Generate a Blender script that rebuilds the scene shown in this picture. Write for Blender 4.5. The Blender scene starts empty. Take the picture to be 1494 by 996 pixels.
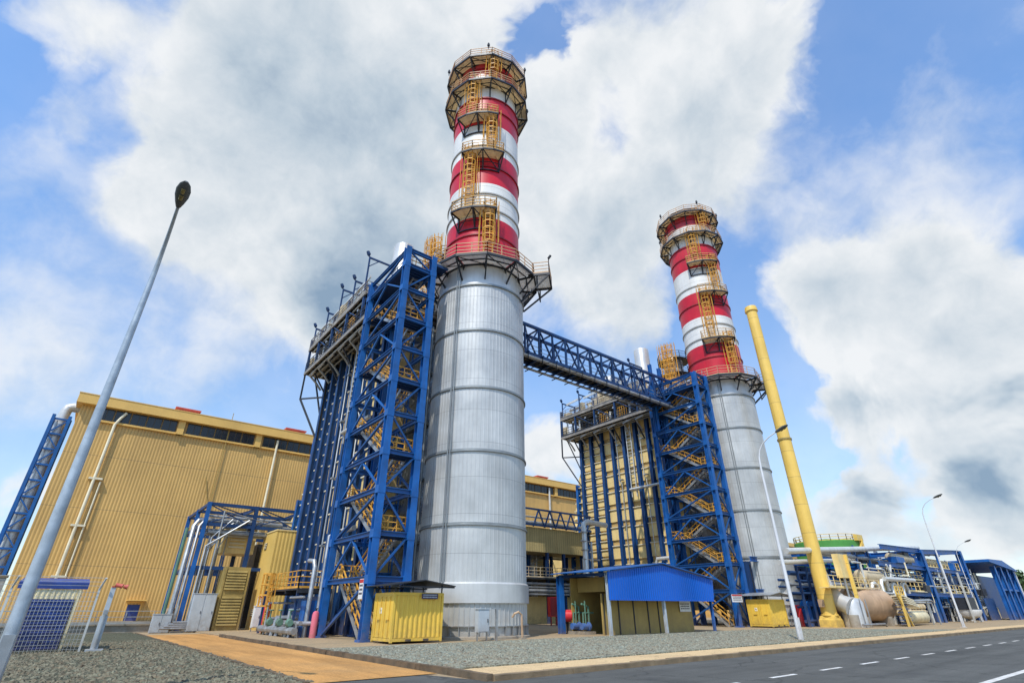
import bpy, math, random
from mathutils import Vector, Matrix
random.seed(7)
sc = bpy.context.scene
COL = sc.collection
PI = math.pi
R = math.radians

# ------------------------------------------------------------------ camera
F_PX, TILT, ROLL, AZ, CAM_H = 740.0, R(27.8), R(-0.1), R(51.5), 1.75
cF = Vector((math.cos(AZ)*math.cos(TILT), math.sin(AZ)*math.cos(TILT), math.sin(TILT)))
cR0 = Vector((math.sin(AZ), -math.cos(AZ), 0)); cU0 = cR0.cross(cF)
cR = cR0*math.cos(ROLL)+cU0*math.sin(ROLL); cU = cU0*math.cos(ROLL)-cR0*math.sin(ROLL)
cam = bpy.data.cameras.new('camera'); camo = bpy.data.objects.new('camera', cam); COL.objects.link(camo)
cam.sensor_width = 36; cam.lens = F_PX/1494*36; cam.clip_end = 6000; cam.clip_start = 0.1
M = Matrix((cR, cU, -cF)).transposed().to_4x4(); M.translation = Vector((0, 0, CAM_H))
camo.matrix_world = M
sc.camera = camo
sc.view_settings.view_transform = 'Standard'
sc.view_settings.look = 'None'; sc.view_settings.exposure = 0

def sky_dir(px, py):
    return (cR*((px-747)/F_PX)+cU*(-(py-498)/F_PX)+cF).normalized()

# ------------------------------------------------------------------ materials
def nt(m):
    m.use_nodes = True
    t = m.node_tree; t.nodes.clear(); return t
def N(t, typ, **kw):
    n = t.nodes.new(typ)
    for k, v in kw.items():
        if k.startswith('i_'): n.inputs[k[2:].replace('_', ' ')].default_value = v
        else: setattr(n, k, v)
    return n
def ramp(t, stops, interp='LINEAR'):
    n = t.nodes.new('ShaderNodeValToRGB'); n.color_ramp.interpolation = interp
    e = n.color_ramp.elements
    while len(e) < len(stops): e.new(0.5)
    for el, (p, c) in zip(e, stops):
        el.position = p; el.color = (c, c, c, 1) if not isinstance(c, tuple) else (*c, 1)
    return n
def noise(t, vec, scale, detail=4, rough=.6):
    n = N(t, 'ShaderNodeTexNoise'); n.inputs['Scale'].default_value = scale
    n.inputs['Detail'].default_value = detail; n.inputs['Roughness'].default_value = rough
    t.links.new(vec, n.inputs['Vector']); return n
def mixc(t, fac, a, b, typ='MIX'):
    n = N(t, 'ShaderNodeMix', data_type='RGBA', blend_type=typ)
    for s, v in ((0, fac), (6, a), (7, b)):
        if hasattr(v, 'is_output'): t.links.new(v, n.inputs[s])
        elif s == 0: n.inputs[0].default_value = v
        else: n.inputs[s].default_value = (*v, 1)
    return n.outputs[2]
def mat(name, col, rough=.5, metal=0.0, var=.18, scale=.6, streak=.25, dirt=(.16, .12, .08), bump=0.0, bscale=20, seams=None, seamw=.03, pitch=None, pitch_axis='x', pitch_bump=.5, rust=0.0, spec=.4, grime=.55, soot=0):
    m = bpy.data.materials.new(name); t = nt(m); L = t.links.new
    out = N(t, 'ShaderNodeOutputMaterial'); b = N(t, 'ShaderNodeBsdfPrincipled'); L(b.outputs[0], out.inputs[0])
    b.inputs['Roughness'].default_value = rough; b.inputs['Metallic'].default_value = metal
    b.inputs['Specular IOR Level'].default_value = spec
    g = N(t, 'ShaderNodeNewGeometry'); pos = g.outputs['Position']
    n1 = noise(t, pos, scale, 5)
    dark = tuple(c*(1-var*1.6) for c in col); lite = tuple(min(1, c*(1+var*.7)) for c in col)
    r1 = ramp(t, [(.3, 0.0), (.7, 1.0)]); L(n1.outputs[0], r1.inputs[0])
    c = mixc(t, r1.outputs[0], dark, lite)
    if streak:
        mp = N(t, 'ShaderNodeMapping'); mp.inputs['Scale'].default_value = (2.2, 2.2, .12); L(pos, mp.inputs[0])
        n2 = noise(t, mp.outputs[0], 1.0, 5, .7); r2 = ramp(t, [(.48, 0.0), (.8, streak)]); L(n2.outputs[0], r2.inputs[0])
        c = mixc(t, r2.outputs[0], c, dirt)
    if rust:
        n3 = noise(t, pos, 3.5, 6, .75); r3 = ramp(t, [(.6, 0.0), (.72, rust)]); L(n3.outputs[0], r3.inputs[0])
        c = mixc(t, r3.outputs[0], c, (.22, .09, .035))
    if grime:
        sg = N(t, 'ShaderNodeSeparateXYZ'); L(pos, sg.inputs[0])
        mg = N(t, 'ShaderNodeMapRange'); L(sg.outputs[2], mg.inputs[0]); mg.inputs[1].default_value = 0.1; mg.inputs[2].default_value = 1.6; mg.inputs[3].default_value = grime; mg.inputs[4].default_value = 0
        ng = noise(t, pos, 2.3, 5, .7); rg = ramp(t, [(.35, 0.0), (.65, 1.0)]); L(ng.outputs[0], rg.inputs[0])
        pg = N(t, 'ShaderNodeMath', operation='MULTIPLY'); L(mg.outputs[0], pg.inputs[0]); L(rg.outputs[0], pg.inputs[1])
        c = mixc(t, pg.outputs[0], c, (.24, .16, .09))
    if soot:
        sg = N(t, 'ShaderNodeSeparateXYZ'); L(pos, sg.inputs[0])
        mg = N(t, 'ShaderNodeMapRange'); L(sg.outputs[2], mg.inputs[0]); mg.inputs[1].default_value = 45; mg.inputs[2].default_value = 58; mg.inputs[3].default_value = 0; mg.inputs[4].default_value = soot
        mp = N(t, 'ShaderNodeMapping'); mp.inputs['Scale'].default_value = (1.2, 1.2, .12); L(pos, mp.inputs[0])
        ng = noise(t, mp.outputs[0], 1.6, 6, .7); rg = ramp(t, [(.35, 0.0), (.7, 1.0)]); L(ng.outputs[0], rg.inputs[0])
        pg = N(t, 'ShaderNodeMath', operation='MULTIPLY'); L(mg.outputs[0], pg.inputs[0]); L(rg.outputs[0], pg.inputs[1])
        c = mixc(t, pg.outputs[0], c, (.10, .085, .075))
    h = None
    if pitch:
        sx = N(t, 'ShaderNodeSeparateXYZ'); L(pos, sx.inputs[0])
        if pitch_axis == 'xy':
            ad = N(t, 'ShaderNodeMath', operation='ADD'); L(sx.outputs[0], ad.inputs[0]); L(sx.outputs[1], ad.inputs[1]); src = ad.outputs[0]
        else: src = sx.outputs['xyz'.index(pitch_axis)]
        mu = N(t, 'ShaderNodeMath', operation='MULTIPLY'); mu.inputs[1].default_value = 2*PI/pitch; L(src, mu.inputs[0])
        sn = N(t, 'ShaderNodeMath', operation='SINE'); L(mu.outputs[0], sn.inputs[0])
        ma = N(t, 'ShaderNodeMath', operation='MULTIPLY_ADD'); ma.inputs[1].default_value = .5; ma.inputs[2].default_value = .5; L(sn.outputs[0], ma.inputs[0])
        h = ma.outputs[0]
        r4 = ramp(t, [(.0, .72), (.35, 1.0)]); L(h, r4.inputs[0])
        c = mixc(t, 1.0, c, r4.outputs[0], 'MULTIPLY')
    if seams:
        sx = N(t, 'ShaderNodeSeparateXYZ'); L(pos, sx.inputs[0])
        dv = N(t, 'ShaderNodeMath', operation='DIVIDE'); dv.inputs[1].default_value = seams; L(sx.outputs[2], dv.inputs[0])
        fr = N(t, 'ShaderNodeMath', operation='FRACT'); L(dv.outputs[0], fr.inputs[0])
        lt = N(t, 'ShaderNodeMath', operation='LESS_THAN'); lt.inputs[1].default_value = seamw/seams; L(fr.outputs[0], lt.inputs[0])
        s5 = N(t, 'ShaderNodeMath', operation='MULTIPLY'); s5.inputs[1].default_value = .45; L(lt.outputs[0], s5.inputs[0])
        c = mixc(t, s5.outputs[0], c, (.08, .08, .08))
    L(c, b.inputs['Base Color'])
    nr = N(t, 'ShaderNodeMapRange'); nr.inputs[3].default_value = max(.05, rough-.12); nr.inputs[4].default_value = min(1, rough+.15); L(n1.outputs[0], nr.inputs[0]); L(nr.outputs[0], b.inputs['Roughness'])
    nin = None
    if bump:
        nb = noise(t, pos, bscale, 4); bp = N(t, 'ShaderNodeBump'); bp.inputs['Strength'].default_value = bump; bp.inputs['Distance'].default_value = .05
        L(nb.outputs[0], bp.inputs['Height']); nin = bp.outputs[0]
    if h is not None:
        bp = N(t, 'ShaderNodeBump'); bp.inputs['Strength'].default_value = pitch_bump; bp.inputs['Distance'].default_value = .04
        L(h, bp.inputs['Height'])
        if nin: L(nin, bp.inputs['Normal'])
        nin = bp.outputs[0]
    if nin: L(nin, b.inputs['Normal'])
    return m

def gravel_mat(name, cols, cell=14, patch=.35, dirt=(.25, .17, .09), dirt_amt=.35):
    m = bpy.data.materials.new(name); t = nt(m); L = t.links.new
    out = N(t, 'ShaderNodeOutputMaterial'); b = N(t, 'ShaderNodeBsdfPrincipled'); L(b.outputs[0], out.inputs[0])
    b.inputs['Roughness'].default_value = .9; b.inputs['Specular IOR Level'].default_value = .2
    g = N(t, 'ShaderNodeNewGeometry'); pos = g.outputs['Position']
    v = N(t, 'ShaderNodeTexVoronoi'); v.inputs['Scale'].default_value = cell; L(pos, v.inputs['Vector'])
    sp = N(t, 'ShaderNodeSeparateColor'); L(v.outputs['Color'], sp.inputs[0])
    rp = ramp(t, [(i/(len(cols)-1), c) for i, c in enumerate(cols)]); L(sp.outputs[0], rp.inputs[0])
    rd = ramp(t, [(.15, 1.0), (.75, .35)]); L(v.outputs['Distance'], rd.inputs[0])
    c = mixc(t, 1.0, rp.outputs[0], rd.outputs[0], 'MULTIPLY')
    n1 = noise(t, pos, patch, 5, .65); r1 = ramp(t, [(.5, 0.0), (.75, dirt_amt)]); L(n1.outputs[0], r1.inputs[0])
    c = mixc(t, r1.outputs[0], c, dirt)
    n2 = noise(t, pos, 1.3, 4); r2 = ramp(t, [(.3, .75), (.7, 1.15)]); L(n2.outputs[0], r2.inputs[0])
    c = mixc(t, 1.0, c, r2.outputs[0], 'MULTIPLY')
    L(c, b.inputs['Base Color'])
    bp = N(t, 'ShaderNodeBump'); bp.inputs['Strength'].default_value = .9; bp.inputs['Distance'].default_value = .05; bp.invert = True
    L(v.outputs['Distance'], bp.inputs['Height']); L(bp.outputs[0], b.inputs['Normal'])
    return m

def soil_mat(name, a, bcol, stain, rough=.9, grain=30, stain_amt=.6, bump=.4, track=None, cracks=None):
    m = bpy.data.materials.new(name); t = nt(m); L = t.links.new
    out = N(t, 'ShaderNodeOutputMaterial'); b = N(t, 'ShaderNodeBsdfPrincipled'); L(b.outputs[0], out.inputs[0])
    b.inputs['Roughness'].default_value = rough; b.inputs['Specular IOR Level'].default_value = .25
    g = N(t, 'ShaderNodeNewGeometry'); pos = g.outputs['Position']
    n1 = noise(t, pos, .5, 6, .65); r1 = ramp(t, [(.35, 0.0), (.65, 1.0)]); L(n1.outputs[0], r1.inputs[0])
    c = mixc(t, r1.outputs[0], a, bcol)
    n2 = noise(t, pos, .17, 6, .7); r2 = ramp(t, [(.52, 0.0), (.7, stain_amt)]); L(n2.outputs[0], r2.inputs[0])
    c = mixc(t, r2.outputs[0], c, stain)
    if track:
        mp = N(t, 'ShaderNodeMapping'); mp.inputs['Scale'].default_value = track; L(pos, mp.inputs[0])
        n4 = noise(t, mp.outputs[0], 1.0, 6, .65); r4 = ramp(t, [(.3, .70), (.5, 1.0), (.72, 1.22)]); L(n4.outputs[0], r4.inputs[0]); c = mixc(t, 1.0, c, r4.outputs[0], 'MULTIPLY')
    if cracks:
        vc = N(t, 'ShaderNodeTexVoronoi', feature='DISTANCE_TO_EDGE'); vc.inputs['Scale'].default_value = cracks
        nw = noise(t, pos, 1.2, 4); aw = N(t, 'ShaderNodeVectorMath', operation='ADD'); L(pos, aw.inputs[0]); L(nw.outputs['Color'], aw.inputs[1]); L(aw.outputs[0], vc.inputs['Vector'])
        r5 = ramp(t, [(0.0, .55), (.012, 1.0)]); L(vc.outputs['Distance'], r5.inputs[0]); c = mixc(t, 1.0, c, r5.outputs[0], 'MULTIPLY')
    n3 = noise(t, pos, grain, 3); r3 = ramp(t, [(.3, .72), (.7, 1.2)]); L(n3.outputs[0], r3.inputs[0])
    c = mixc(t, 1.0, c, r3.outputs[0], 'MULTIPLY'); L(c, b.inputs['Base Color'])
    bp = N(t, 'ShaderNodeBump'); bp.inputs['Strength'].default_value = bump; bp.inputs['Distance'].default_value = .02; L(n3.outputs[0], bp.inputs['Height']); L(bp.outputs[0], b.inputs['Normal'])
    return m

Mt = {}
Mt['blue'] = mat('blue_paint', (.009, .118, .40), .45, 0, .24, .8, .4, (.06, .07, .09), rust=.3)
Mt['blue2'] = mat('pale_blue_paint', (.05, .17, .48), .45, 0, .15, .8, .2)
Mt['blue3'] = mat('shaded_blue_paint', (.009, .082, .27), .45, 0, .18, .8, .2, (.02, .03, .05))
Mt['navyblue'] = mat('dark_blue_paint', (.010, .062, .20), .5, 0, .2, .8, .25, (.03, .03, .04))
Mt['grate'] = mat('dull_grating', (.33, .30, .26), .6, .2, .25, 1.2, .3)
Mt['recess'] = mat('shaded_casing_recess', (.62, .43, .17), .6, 0, .18, .8, .35, (.2, .12, .05))  # darker casing copy: shade between the raised panels put into the colour
Mt['navy'] = mat('navy_steel', (.012, .052, .16), .5, 0, .2, .8, .2, (.03, .03, .03))
Mt['dark'] = mat('dark_steel', (.035, .04, .05), .5, .2, .25, 1, .2, (.07, .05, .04))
Mt['galv'] = mat('galvanised_steel', (.45, .47, .48), .42, .55, .2, 1.5, .2, (.2, .18, .15))
Mt['clad'] = mat('ribbed_aluminium_cladding', (.57, .575, .555), .4, .3, .16, .35, .45, (.36, .35, .32), seams=2.5, seamw=.03)
Mt['clad2'] = mat('plain_aluminium_sheet', (.62, .62, .60), .36, .3, .12, .5, .3, (.35, .35, .33))
Mt['duct'] = mat('reflective_duct_cladding', (.42, .44, .45), .25, .75, .35, .5, .6, (.12, .12, .12), bump=.5, bscale=.9)
Mt['ring'] = mat('grey_band_steel', (.30, .32, .32), .45, .5, .15, 1, .2)
Mt['red'] = mat('red_paint', (.60, .012, .03), .38, 0, .14, .5, .35, (.26, .03, .03), seams=2.1, seamw=.04, soot=.55)
Mt['white'] = mat('white_paint', (.78, .78, .75), .42, 0, .08, .5, .4, (.45, .40, .32), seams=2.1, seamw=.04, soot=.45)
Mt['orange'] = mat('orange_handrail_paint', (.76, .39, .06), .5, 0, .25, 1, .15, (.35, .16, .05))
Mt['cream'] = mat('pale_orange_handrail', (.62, .40, .22), .5, 0, .15, 1, .2)
Mt['tan'] = mat('tan_grating_panel', (.84, .72, .50), .7, 0, .2, 1.5, .3, (.25, .17, .08))
Mt['hall'] = mat('yellow_ribbed_cladding', (.72, .45, .145), .5, 0, .12, .15, .4, (.42, .25, .09), seams=6.3, seamw=.06, pitch=.36, pitch_axis='x', pitch_bump=.7)
Mt['hall_plain'] = mat('yellow_fascia_sheet', (.80, .50, .14), .5, 0, .08, .3, .15, (.4, .25, .08))
Mt['room'] = mat('yellow_room_cladding', (.84, .56, .15), .5, 0, .07, .3, .2, (.4, .26, .08), pitch=.34, pitch_axis='xy', pitch_bump=.6)
Mt['olive'] = mat('olive_yellow_panel', (.38, .28, .09), .6, 0, .22, .8, .45, (.18, .12, .04))
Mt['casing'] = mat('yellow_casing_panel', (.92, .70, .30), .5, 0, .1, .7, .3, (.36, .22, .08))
Mt['casing_lip'] = mat('pale_stiffener_lip', (.86, .78, .56), .5, 0, .1, .7, .25)
Mt['cont'] = mat('container_yellow_paint', (.82, .54, .075), .42, 0, .08, .8, .22, (.4, .22, .05), rust=.35)
Mt['flare'] = mat('vent_stack_yellow', (.86, .58, .13), .42, 0, .08, .4, .4, (.5, .28, .05), seams=3.0, seamw=.05, rust=.25)
Mt['awning'] = mat('bright_blue_sheet', (.006, .135, .60), .4, 0, .06, .5, .15, (.05, .1, .3), pitch=.25, pitch_axis='x', pitch_bump=.5)
Mt['khaki'] = mat('khaki_wall_panel', (.44, .31, .09), .6, 0, .15, .6, .3, (.15, .1, .05))
Mt['glass'] = mat('dark_window_glass', (.015, .02, .025), .12, 0, .3, .5, 0, spec=.6)
Mt['frame'] = mat('window_frame_brown', (.10, .08, .05), .5, 0, .1)
Mt['redroof'] = mat('red_vent_sheet', (.55, .10, .07), .5, 0, .15, .8, .2)
Mt['redpaint'] = mat('bright_red_enamel', (.62, .02, .03), .35, 0, .1, 1, .1)
Mt['pink'] = mat('faded_red_barrier', (.75, .16, .22), .4, 0, .1)
Mt['concrete'] = mat('weathered_concrete', (.42, .38, .31), .85, 0, .2, .8, .35, (.16, .12, .08), bump=.3, bscale=30)
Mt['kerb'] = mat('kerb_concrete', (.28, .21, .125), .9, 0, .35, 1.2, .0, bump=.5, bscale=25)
Mt['kerbdark'] = mat('dark_brown_kerb', (.13, .10, .065), .9, 0, .4, 1.2, .0, bump=.5, bscale=25)  # dark brown over the whole kerb block, darker than the road kerb
Mt['beige'] = mat('beige_duct_panel', (.50, .40, .18), .55, 0, .12, .5, .35, (.22, .15, .06), pitch=.4, pitch_axis='xy', pitch_bump=.5)
Mt['grey'] = mat('pale_grey_cabinet', (.50, .55, .58), .45, 0, .08, 1, .15)
Mt['green'] = mat('green_tank_paint', (.08, .30, .06), .5, 0, .12, .4, .3, (.05, .12, .03))
Mt['brown'] = mat('brown_insulated_vessel', (.54, .37, .23), .6, 0, .2, .6, .45, (.2, .1, .05), rust=.3)
Mt['pole'] = mat('galvanised_lamp_pole', (.46, .52, .57), .4, .35, .18, 3, .3, (.22, .25, .28))
Mt['polew'] = mat('white_lamp_pole', (.74, .75, .76), .4, .1, .08, 2, .15)
Mt['lamp'] = mat('lamp_head_casing', (.10, .11, .11), .4, .3, .1)
Mt['lens'] = mat('lamp_glass', (.28, .22, .08), .25, 0, .4, 12, 0)
Mt['wpipe'] = mat('pale_pipe_cladding', (.68, .68, .64), .35, .25, .1, 1, .3)
Mt['sign'] = mat('white_sign_board', (.82, .82, .80), .4, 0, .04)
Mt['ink'] = mat('sign_print', (.06, .06, .08), .5, 0, .1)
Mt['inkred'] = mat('sign_red_print', (.6, .03, .03), .5, 0, .1)
Mt['plum'] = mat('dark_plum_board', (.06, .04, .09), .5, 0, .2)
Mt['shutter'] = mat('blue_slatted_shutter', (.03, .07, .28), .45, 0, .2, 2, .2)
Mt['corr'] = mat('cream_corrugated_sheet', (.86, .74, .45), .5, 0, .12, 1, .3)
Mt['wire'] = mat('fence_wire', (.55, .55, .52), .4, .6, .1)
Mt['bark'] = mat('tree_bark', (.10, .075, .05), .9, 0, .3, 3, 0)
Mt['valve'] = mat('green_valve_paint', (.12, .25, .18), .5, 0, .2)
Mt['roadpaint'] = mat('worn_road_paint', (.78, .78, .74), .7, 0, .12, 5, 0, rust=0)
Mt['gravel_dark'] = gravel_mat('dark_gravel', [(.085, .09, .055), (.19, .20, .125), (.13, .135, .085), (.30, .305, .22), (.11, .115, .07)], 19, .25, (.16, .14, .085), .5)
Mt['gravel_lite'] = gravel_mat('grey_green_gravel', [(.24, .255, .185), (.42, .44, .34), (.33, .345, .26), (.58, .60, .49), (.28, .29, .21)], 11, .3, (.36, .27, .15), .55)
Mt['stone'] = mat('loose_stone', (.30, .31, .24), .9, 0, .55, 6, 0)
Mt['stone_dark'] = mat('loose_dark_stone', (.19, .195, .135), .9, 0, .6, 6, 0)
Mt['path'] = soil_mat('orange_laterite', (.56, .285, .088), (.48, .255, .085), (.33, .20, .085), .95, 18, .6, .4, (.9, .12, 1))
Mt['dirt'] = soil_mat('compacted_dirt', (.42, .30, .17), (.34, .26, .16), (.24, .20, .13), .95, 14, .6)
Mt['verge'] = soil_mat('sandy_verge', (.68, .49, .26), (.58, .41, .22), (.40, .31, .19), .95, 22, .55, .4, None, .5)
Mt['asphalt'] = soil_mat('asphalt', (.108, .108, .098), (.088, .088, .080), (.052, .052, .05), .8, 45, .75, .25, (.05, .9, 1), .22)

def grating(name, col, tr):
    m = mat(name, col, .7, 0, .2, 1.5, .3, (.25, .17, .08)); t = m.node_tree; L = t.links.new
    out = [n for n in t.nodes if n.type == 'OUTPUT_MATERIAL'][0]; b = [n for n in t.nodes if n.type == 'BSDF_PRINCIPLED'][0]
    T = N(t, 'ShaderNodeBsdfTranslucent'); T.inputs[0].default_value = (*col, 1); mx = N(t, 'ShaderNodeMixShader'); mx.inputs[0].default_value = tr
    L(b.outputs[0], mx.inputs[1]); L(T.outputs[0], mx.inputs[2]); L(mx.outputs[0], out.inputs[0]); return m
Mt['tan'] = grating('tan_open_grating', (.86, .74, .52), .4)
Mt['pale'] = grating('pale_open_grating', (.80, .80, .78), .4)
def leaf_mat():
    m = bpy.data.materials.new('leaf_green'); t = nt(m); L = t.links.new
    out = N(t, 'ShaderNodeOutputMaterial'); b = N(t, 'ShaderNodeBsdfPrincipled'); L(b.outputs[0], out.inputs[0])
    g = N(t, 'ShaderNodeNewGeometry'); n1 = noise(t, g.outputs['Position'], .6, 3)
    r1 = ramp(t, [(.3, (.02, .045, .012)), (.7, (.07, .12, .03))]); L(n1.outputs[0], r1.inputs[0]); L(r1.outputs[0], b.inputs['Base Color'])
    b.inputs['Roughness'].default_value = .7
    return m
Mt['leaf'] = leaf_mat()

# ------------------------------------------------------------------ mesh builder
class MB:
    def __init__(s): s.v = []; s.f = []; s.smooth = False; s.marks = []; s.hold = False
    def add(s, vs, fs):
        o = len(s.v)
        if not s.hold: s.marks.append((o, len(s.f)))
        s.v += [tuple(v) for v in vs]; s.f += [tuple(i+o for i in f) for f in fs]; return s
    def box(s, x0, y0, z0, x1, y1, z1):
        vs = [(x, y, z) for z in (z0, z1) for y in (y0, y1) for x in (x0, x1)]
        return s.add(vs, [(0, 2, 3, 1), (4, 5, 7, 6), (0, 1, 5, 4), (2, 6, 7, 3), (0, 4, 6, 2), (1, 3, 7, 5)])
    def cbox(s, cx, cy, z0, wx, wy, h): return s.box(cx-wx/2, cy-wy/2, z0, cx+wx/2, cy+wy/2, z0+h)
    def bar(s, a, b, w=.1, h=None, up=(0, 0, 1)):
        a = Vector(a); b = Vector(b); h = h or w; d = (b-a)
        if d.length < 1e-6: return s
        d.normalize(); u = Vector(up)
        if abs(d.dot(u)) > .98: u = Vector((0, 1, 0)) if abs(d.y) < .9 else Vector((1, 0, 0))
        r = d.cross(u).normalized(); u = r.cross(d)
        vs = [p+r*(sx*w/2)+u*(sy*h/2) for p in (a, b) for sx, sy in ((-1, -1), (1, -1), (1, 1), (-1, 1))]
        return s.add(vs, [(3, 2, 1, 0), (4, 5, 6, 7), (0, 1, 5, 4), (1, 2, 6, 5), (2, 3, 7, 6), (3, 0, 4, 7)])
    def ibeam(s, a, b, w=.4, h=.4, t=.06, up=(0, 0, 1)):
        a = Vector(a); b = Vector(b); d = (b-a).normalized(); u = Vector(up)
        if abs(d.dot(u)) > .98: u = Vector((1, 0, 0))
        r = d.cross(u).normalized(); u = r.cross(d); was = s.hold
        s.bar(a+u*(h/2-t/2), b+u*(h/2-t/2), w, t, u); s.hold = True; s.bar(a-u*(h/2-t/2), b-u*(h/2-t/2), w, t, u)
        s.bar(a, b, t, h-2*t, u); s.hold = was; return s
    def tube(s, pts, r, n=8, caps=True):
        pts = [Vector(p) for p in pts]; m = len(pts); rr = r if isinstance(r, (list, tuple)) else [r]*m
        rings = []; prev = None
        for i, p in enumerate(pts):
            d = (pts[min(i+1, m-1)]-pts[max(i-1, 0)]).normalized()
            if prev is None:
                u = Vector((0, 0, 1)) if abs(d.z) < .9 else Vector((1, 0, 0))
            else: u = prev
            x = d.cross(u).normalized(); u = x.cross(d); prev = u
            rings.append([p+(x*math.cos(2*PI*k/n)+u*math.sin(2*PI*k/n))*rr[i] for k in range(n)])
        vs = [v for rg in rings for v in rg]; fs = []
        for i in range(m-1):
            for k in range(n): fs.append((i*n+k, i*n+(k+1) % n, (i+1)*n+(k+1) % n, (i+1)*n+k))
        if caps: fs += [tuple(reversed(range(n))), tuple(range((m-1)*n, m*n))]
        s.smooth = True
        return s.add(vs, fs)
    def lathe(s, cx, cy, prof, n=48, cap=True, a0=0):
        vs = []; fs = []; m = len(prof)
        for r, z in prof: vs += [(cx+r*math.cos(a0+2*PI*k/n), cy+r*math.sin(a0+2*PI*k/n), z) for k in range(n)]
        for i in range(m-1):
            for k in range(n): fs.append((i*n+k, i*n+(k+1) % n, (i+1)*n+(k+1) % n, (i+1)*n+k))
        if cap: fs += [tuple(reversed(range(n))), tuple(range((m-1)*n, m*n))]
        s.smooth = True
        return s.add(vs, fs)
    def ribbed(s, cx, cy, r, z0, z1, ribs=72, dep=.045):
        ang = []; rad = []
        for i in range(ribs):
            a = 2*PI*i/ribs; w = 2*PI/ribs
            for fa, fr in ((0, 0), (.72, 0), (.79, dep), (.93, dep)): ang.append(a+fa*w); rad.append(r+fr)
        n = len(ang); vs = [(cx+q*math.cos(a), cy+q*math.sin(a), z) for z in (z0, z1) for a, q in zip(ang, rad)]
        return s.add(vs, [(k, (k+1) % n, n+(k+1) % n, n+k) for k in range(n)])
    def prism(s, poly, vec):
        n = len(poly); v = Vector(vec); P = [Vector(p) for p in poly]
        return s.add(P+[p+v for p in P], [tuple(reversed(range(n))), tuple(range(n, 2*n))]+[(k, (k+1) % n, n+(k+1) % n, n+k) for k in range(n)])
    def quad(s, *p): return s.add(p, [tuple(range(len(p)))])
    def corr(s, p0, u, length, up, height, nrm, pitch=.28, dep=.05):
        """trapezoid corrugated sheet: runs along u, ribs along up, profile outwards along nrm"""
        p0 = Vector(p0); u = Vector(u); up = Vector(up); nrm = Vector(nrm); k = int(length/pitch); xs = []
        for i in range(k):
            for fa, d in ((0, 0), (.3, 0), (.5, dep), (.8, dep)): xs.append(((i+fa)*pitch*length/(k*pitch), d))
        xs.append((length, 0)); n = len(xs)
        vs = [p0+u*x+nrm*d for x, d in xs]+[p0+u*x+nrm*d+up*height for x, d in xs]
        return s.add(vs, [(i, i+1, n+i+1, n+i) for i in range(n-1)])
    def rail(s, pts, h=1.1, step=1.4, closed=False, w=.05, rails=(1.0, .55), toe=True):
        P = [Vector(p) for p in pts]
        if closed: P = P+[P[0]]
        for a, b in zip(P, P[1:]):
            d = b-a; k = max(1, round(d.length/step))
            for i in range(k+1):
                q = a+d*(i/k); s.bar(q, q+Vector((0, 0, h)), w)
            for f in rails: s.bar(a+Vector((0, 0, h*f)), b+Vector((0, 0, h*f)), w)
            if toe: s.bar(a+Vector((0, 0, .08)), b+Vector((0, 0, .08)), .02, .14)
        return s

ORIG = {}
def link(o): COL.objects.link(o); return o
def build(mb, name, material, parent=None, label=None, smooth=None):
    me = bpy.data.meshes.new(name)
    if parent is not None: off = ORIG[parent.name]
    else:
        xs = [v[0] for v in mb.v]; ys = [v[1] for v in mb.v]; zs = [v[2] for v in mb.v]
        off = Vector(((min(xs)+max(xs))/2, (min(ys)+max(ys))/2, min(zs)))
    me.from_pydata([(v[0]-off[0], v[1]-off[1], v[2]-off[2]) for v in mb.v], [], mb.f)
    me.materials.append(Mt[material]); me.update()
    o = link(bpy.data.objects.new(name, me))
    if parent is not None: o.parent = parent
    else: o.location = off
    ORIG[o.name] = off
    if label: o['label'] = label
    sm = mb.smooth if smooth is None else smooth
    if sm:
        me.polygons.foreach_set('use_smooth', [True]*len(me.polygons))
        try: me.set_sharp_from_angle(angle=R(35))
        except Exception: pass
    return o
def builds(mb, name, material, parent, smooth=None):
    """each separate member of mb becomes a part of its own"""
    mk = mb.marks+[(len(mb.v), len(mb.f))]
    for (v0, f0), (v1, f1) in zip(mk, mk[1:]):
        p = MB(); p.smooth = mb.smooth; p.add(mb.v[v0:v1], [tuple(i-v0 for i in f) for f in mb.f[f0:f1]])
        build(p, name, material, parent, None, smooth)
def thing(name, label, cat, loc, group=None):
    o = link(bpy.data.objects.new(name, None)); o.location = loc; o.empty_display_size = .5
    o['label'] = label; o['category'] = cat
    if group: o['group'] = group
    ORIG[o.name] = Vector(loc); return o
def tag(o, label, cat, group=None):
    o['label'] = label; o['category'] = cat
    if group: o['group'] = group
    return o
def struct(o, kind='structure'): o['kind'] = kind; return o
KIDS = lambda o: list(o.children)
def copy_tree(o, parent=None):
    c = o.copy(); link(c)
    if parent is not None: c.parent = parent
    ORIG[c.name] = ORIG[o.name]
    for ch in KIDS(o): copy_tree(ch, c)
    return c
def dup(o, dx=(0, 0, 0), label=None):
    c = copy_tree(o); c.location = Vector(o.location)+Vector(dx)
    if label: c['label'] = label
    return c
B = lambda: MB()
DX = 40.2

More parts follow.
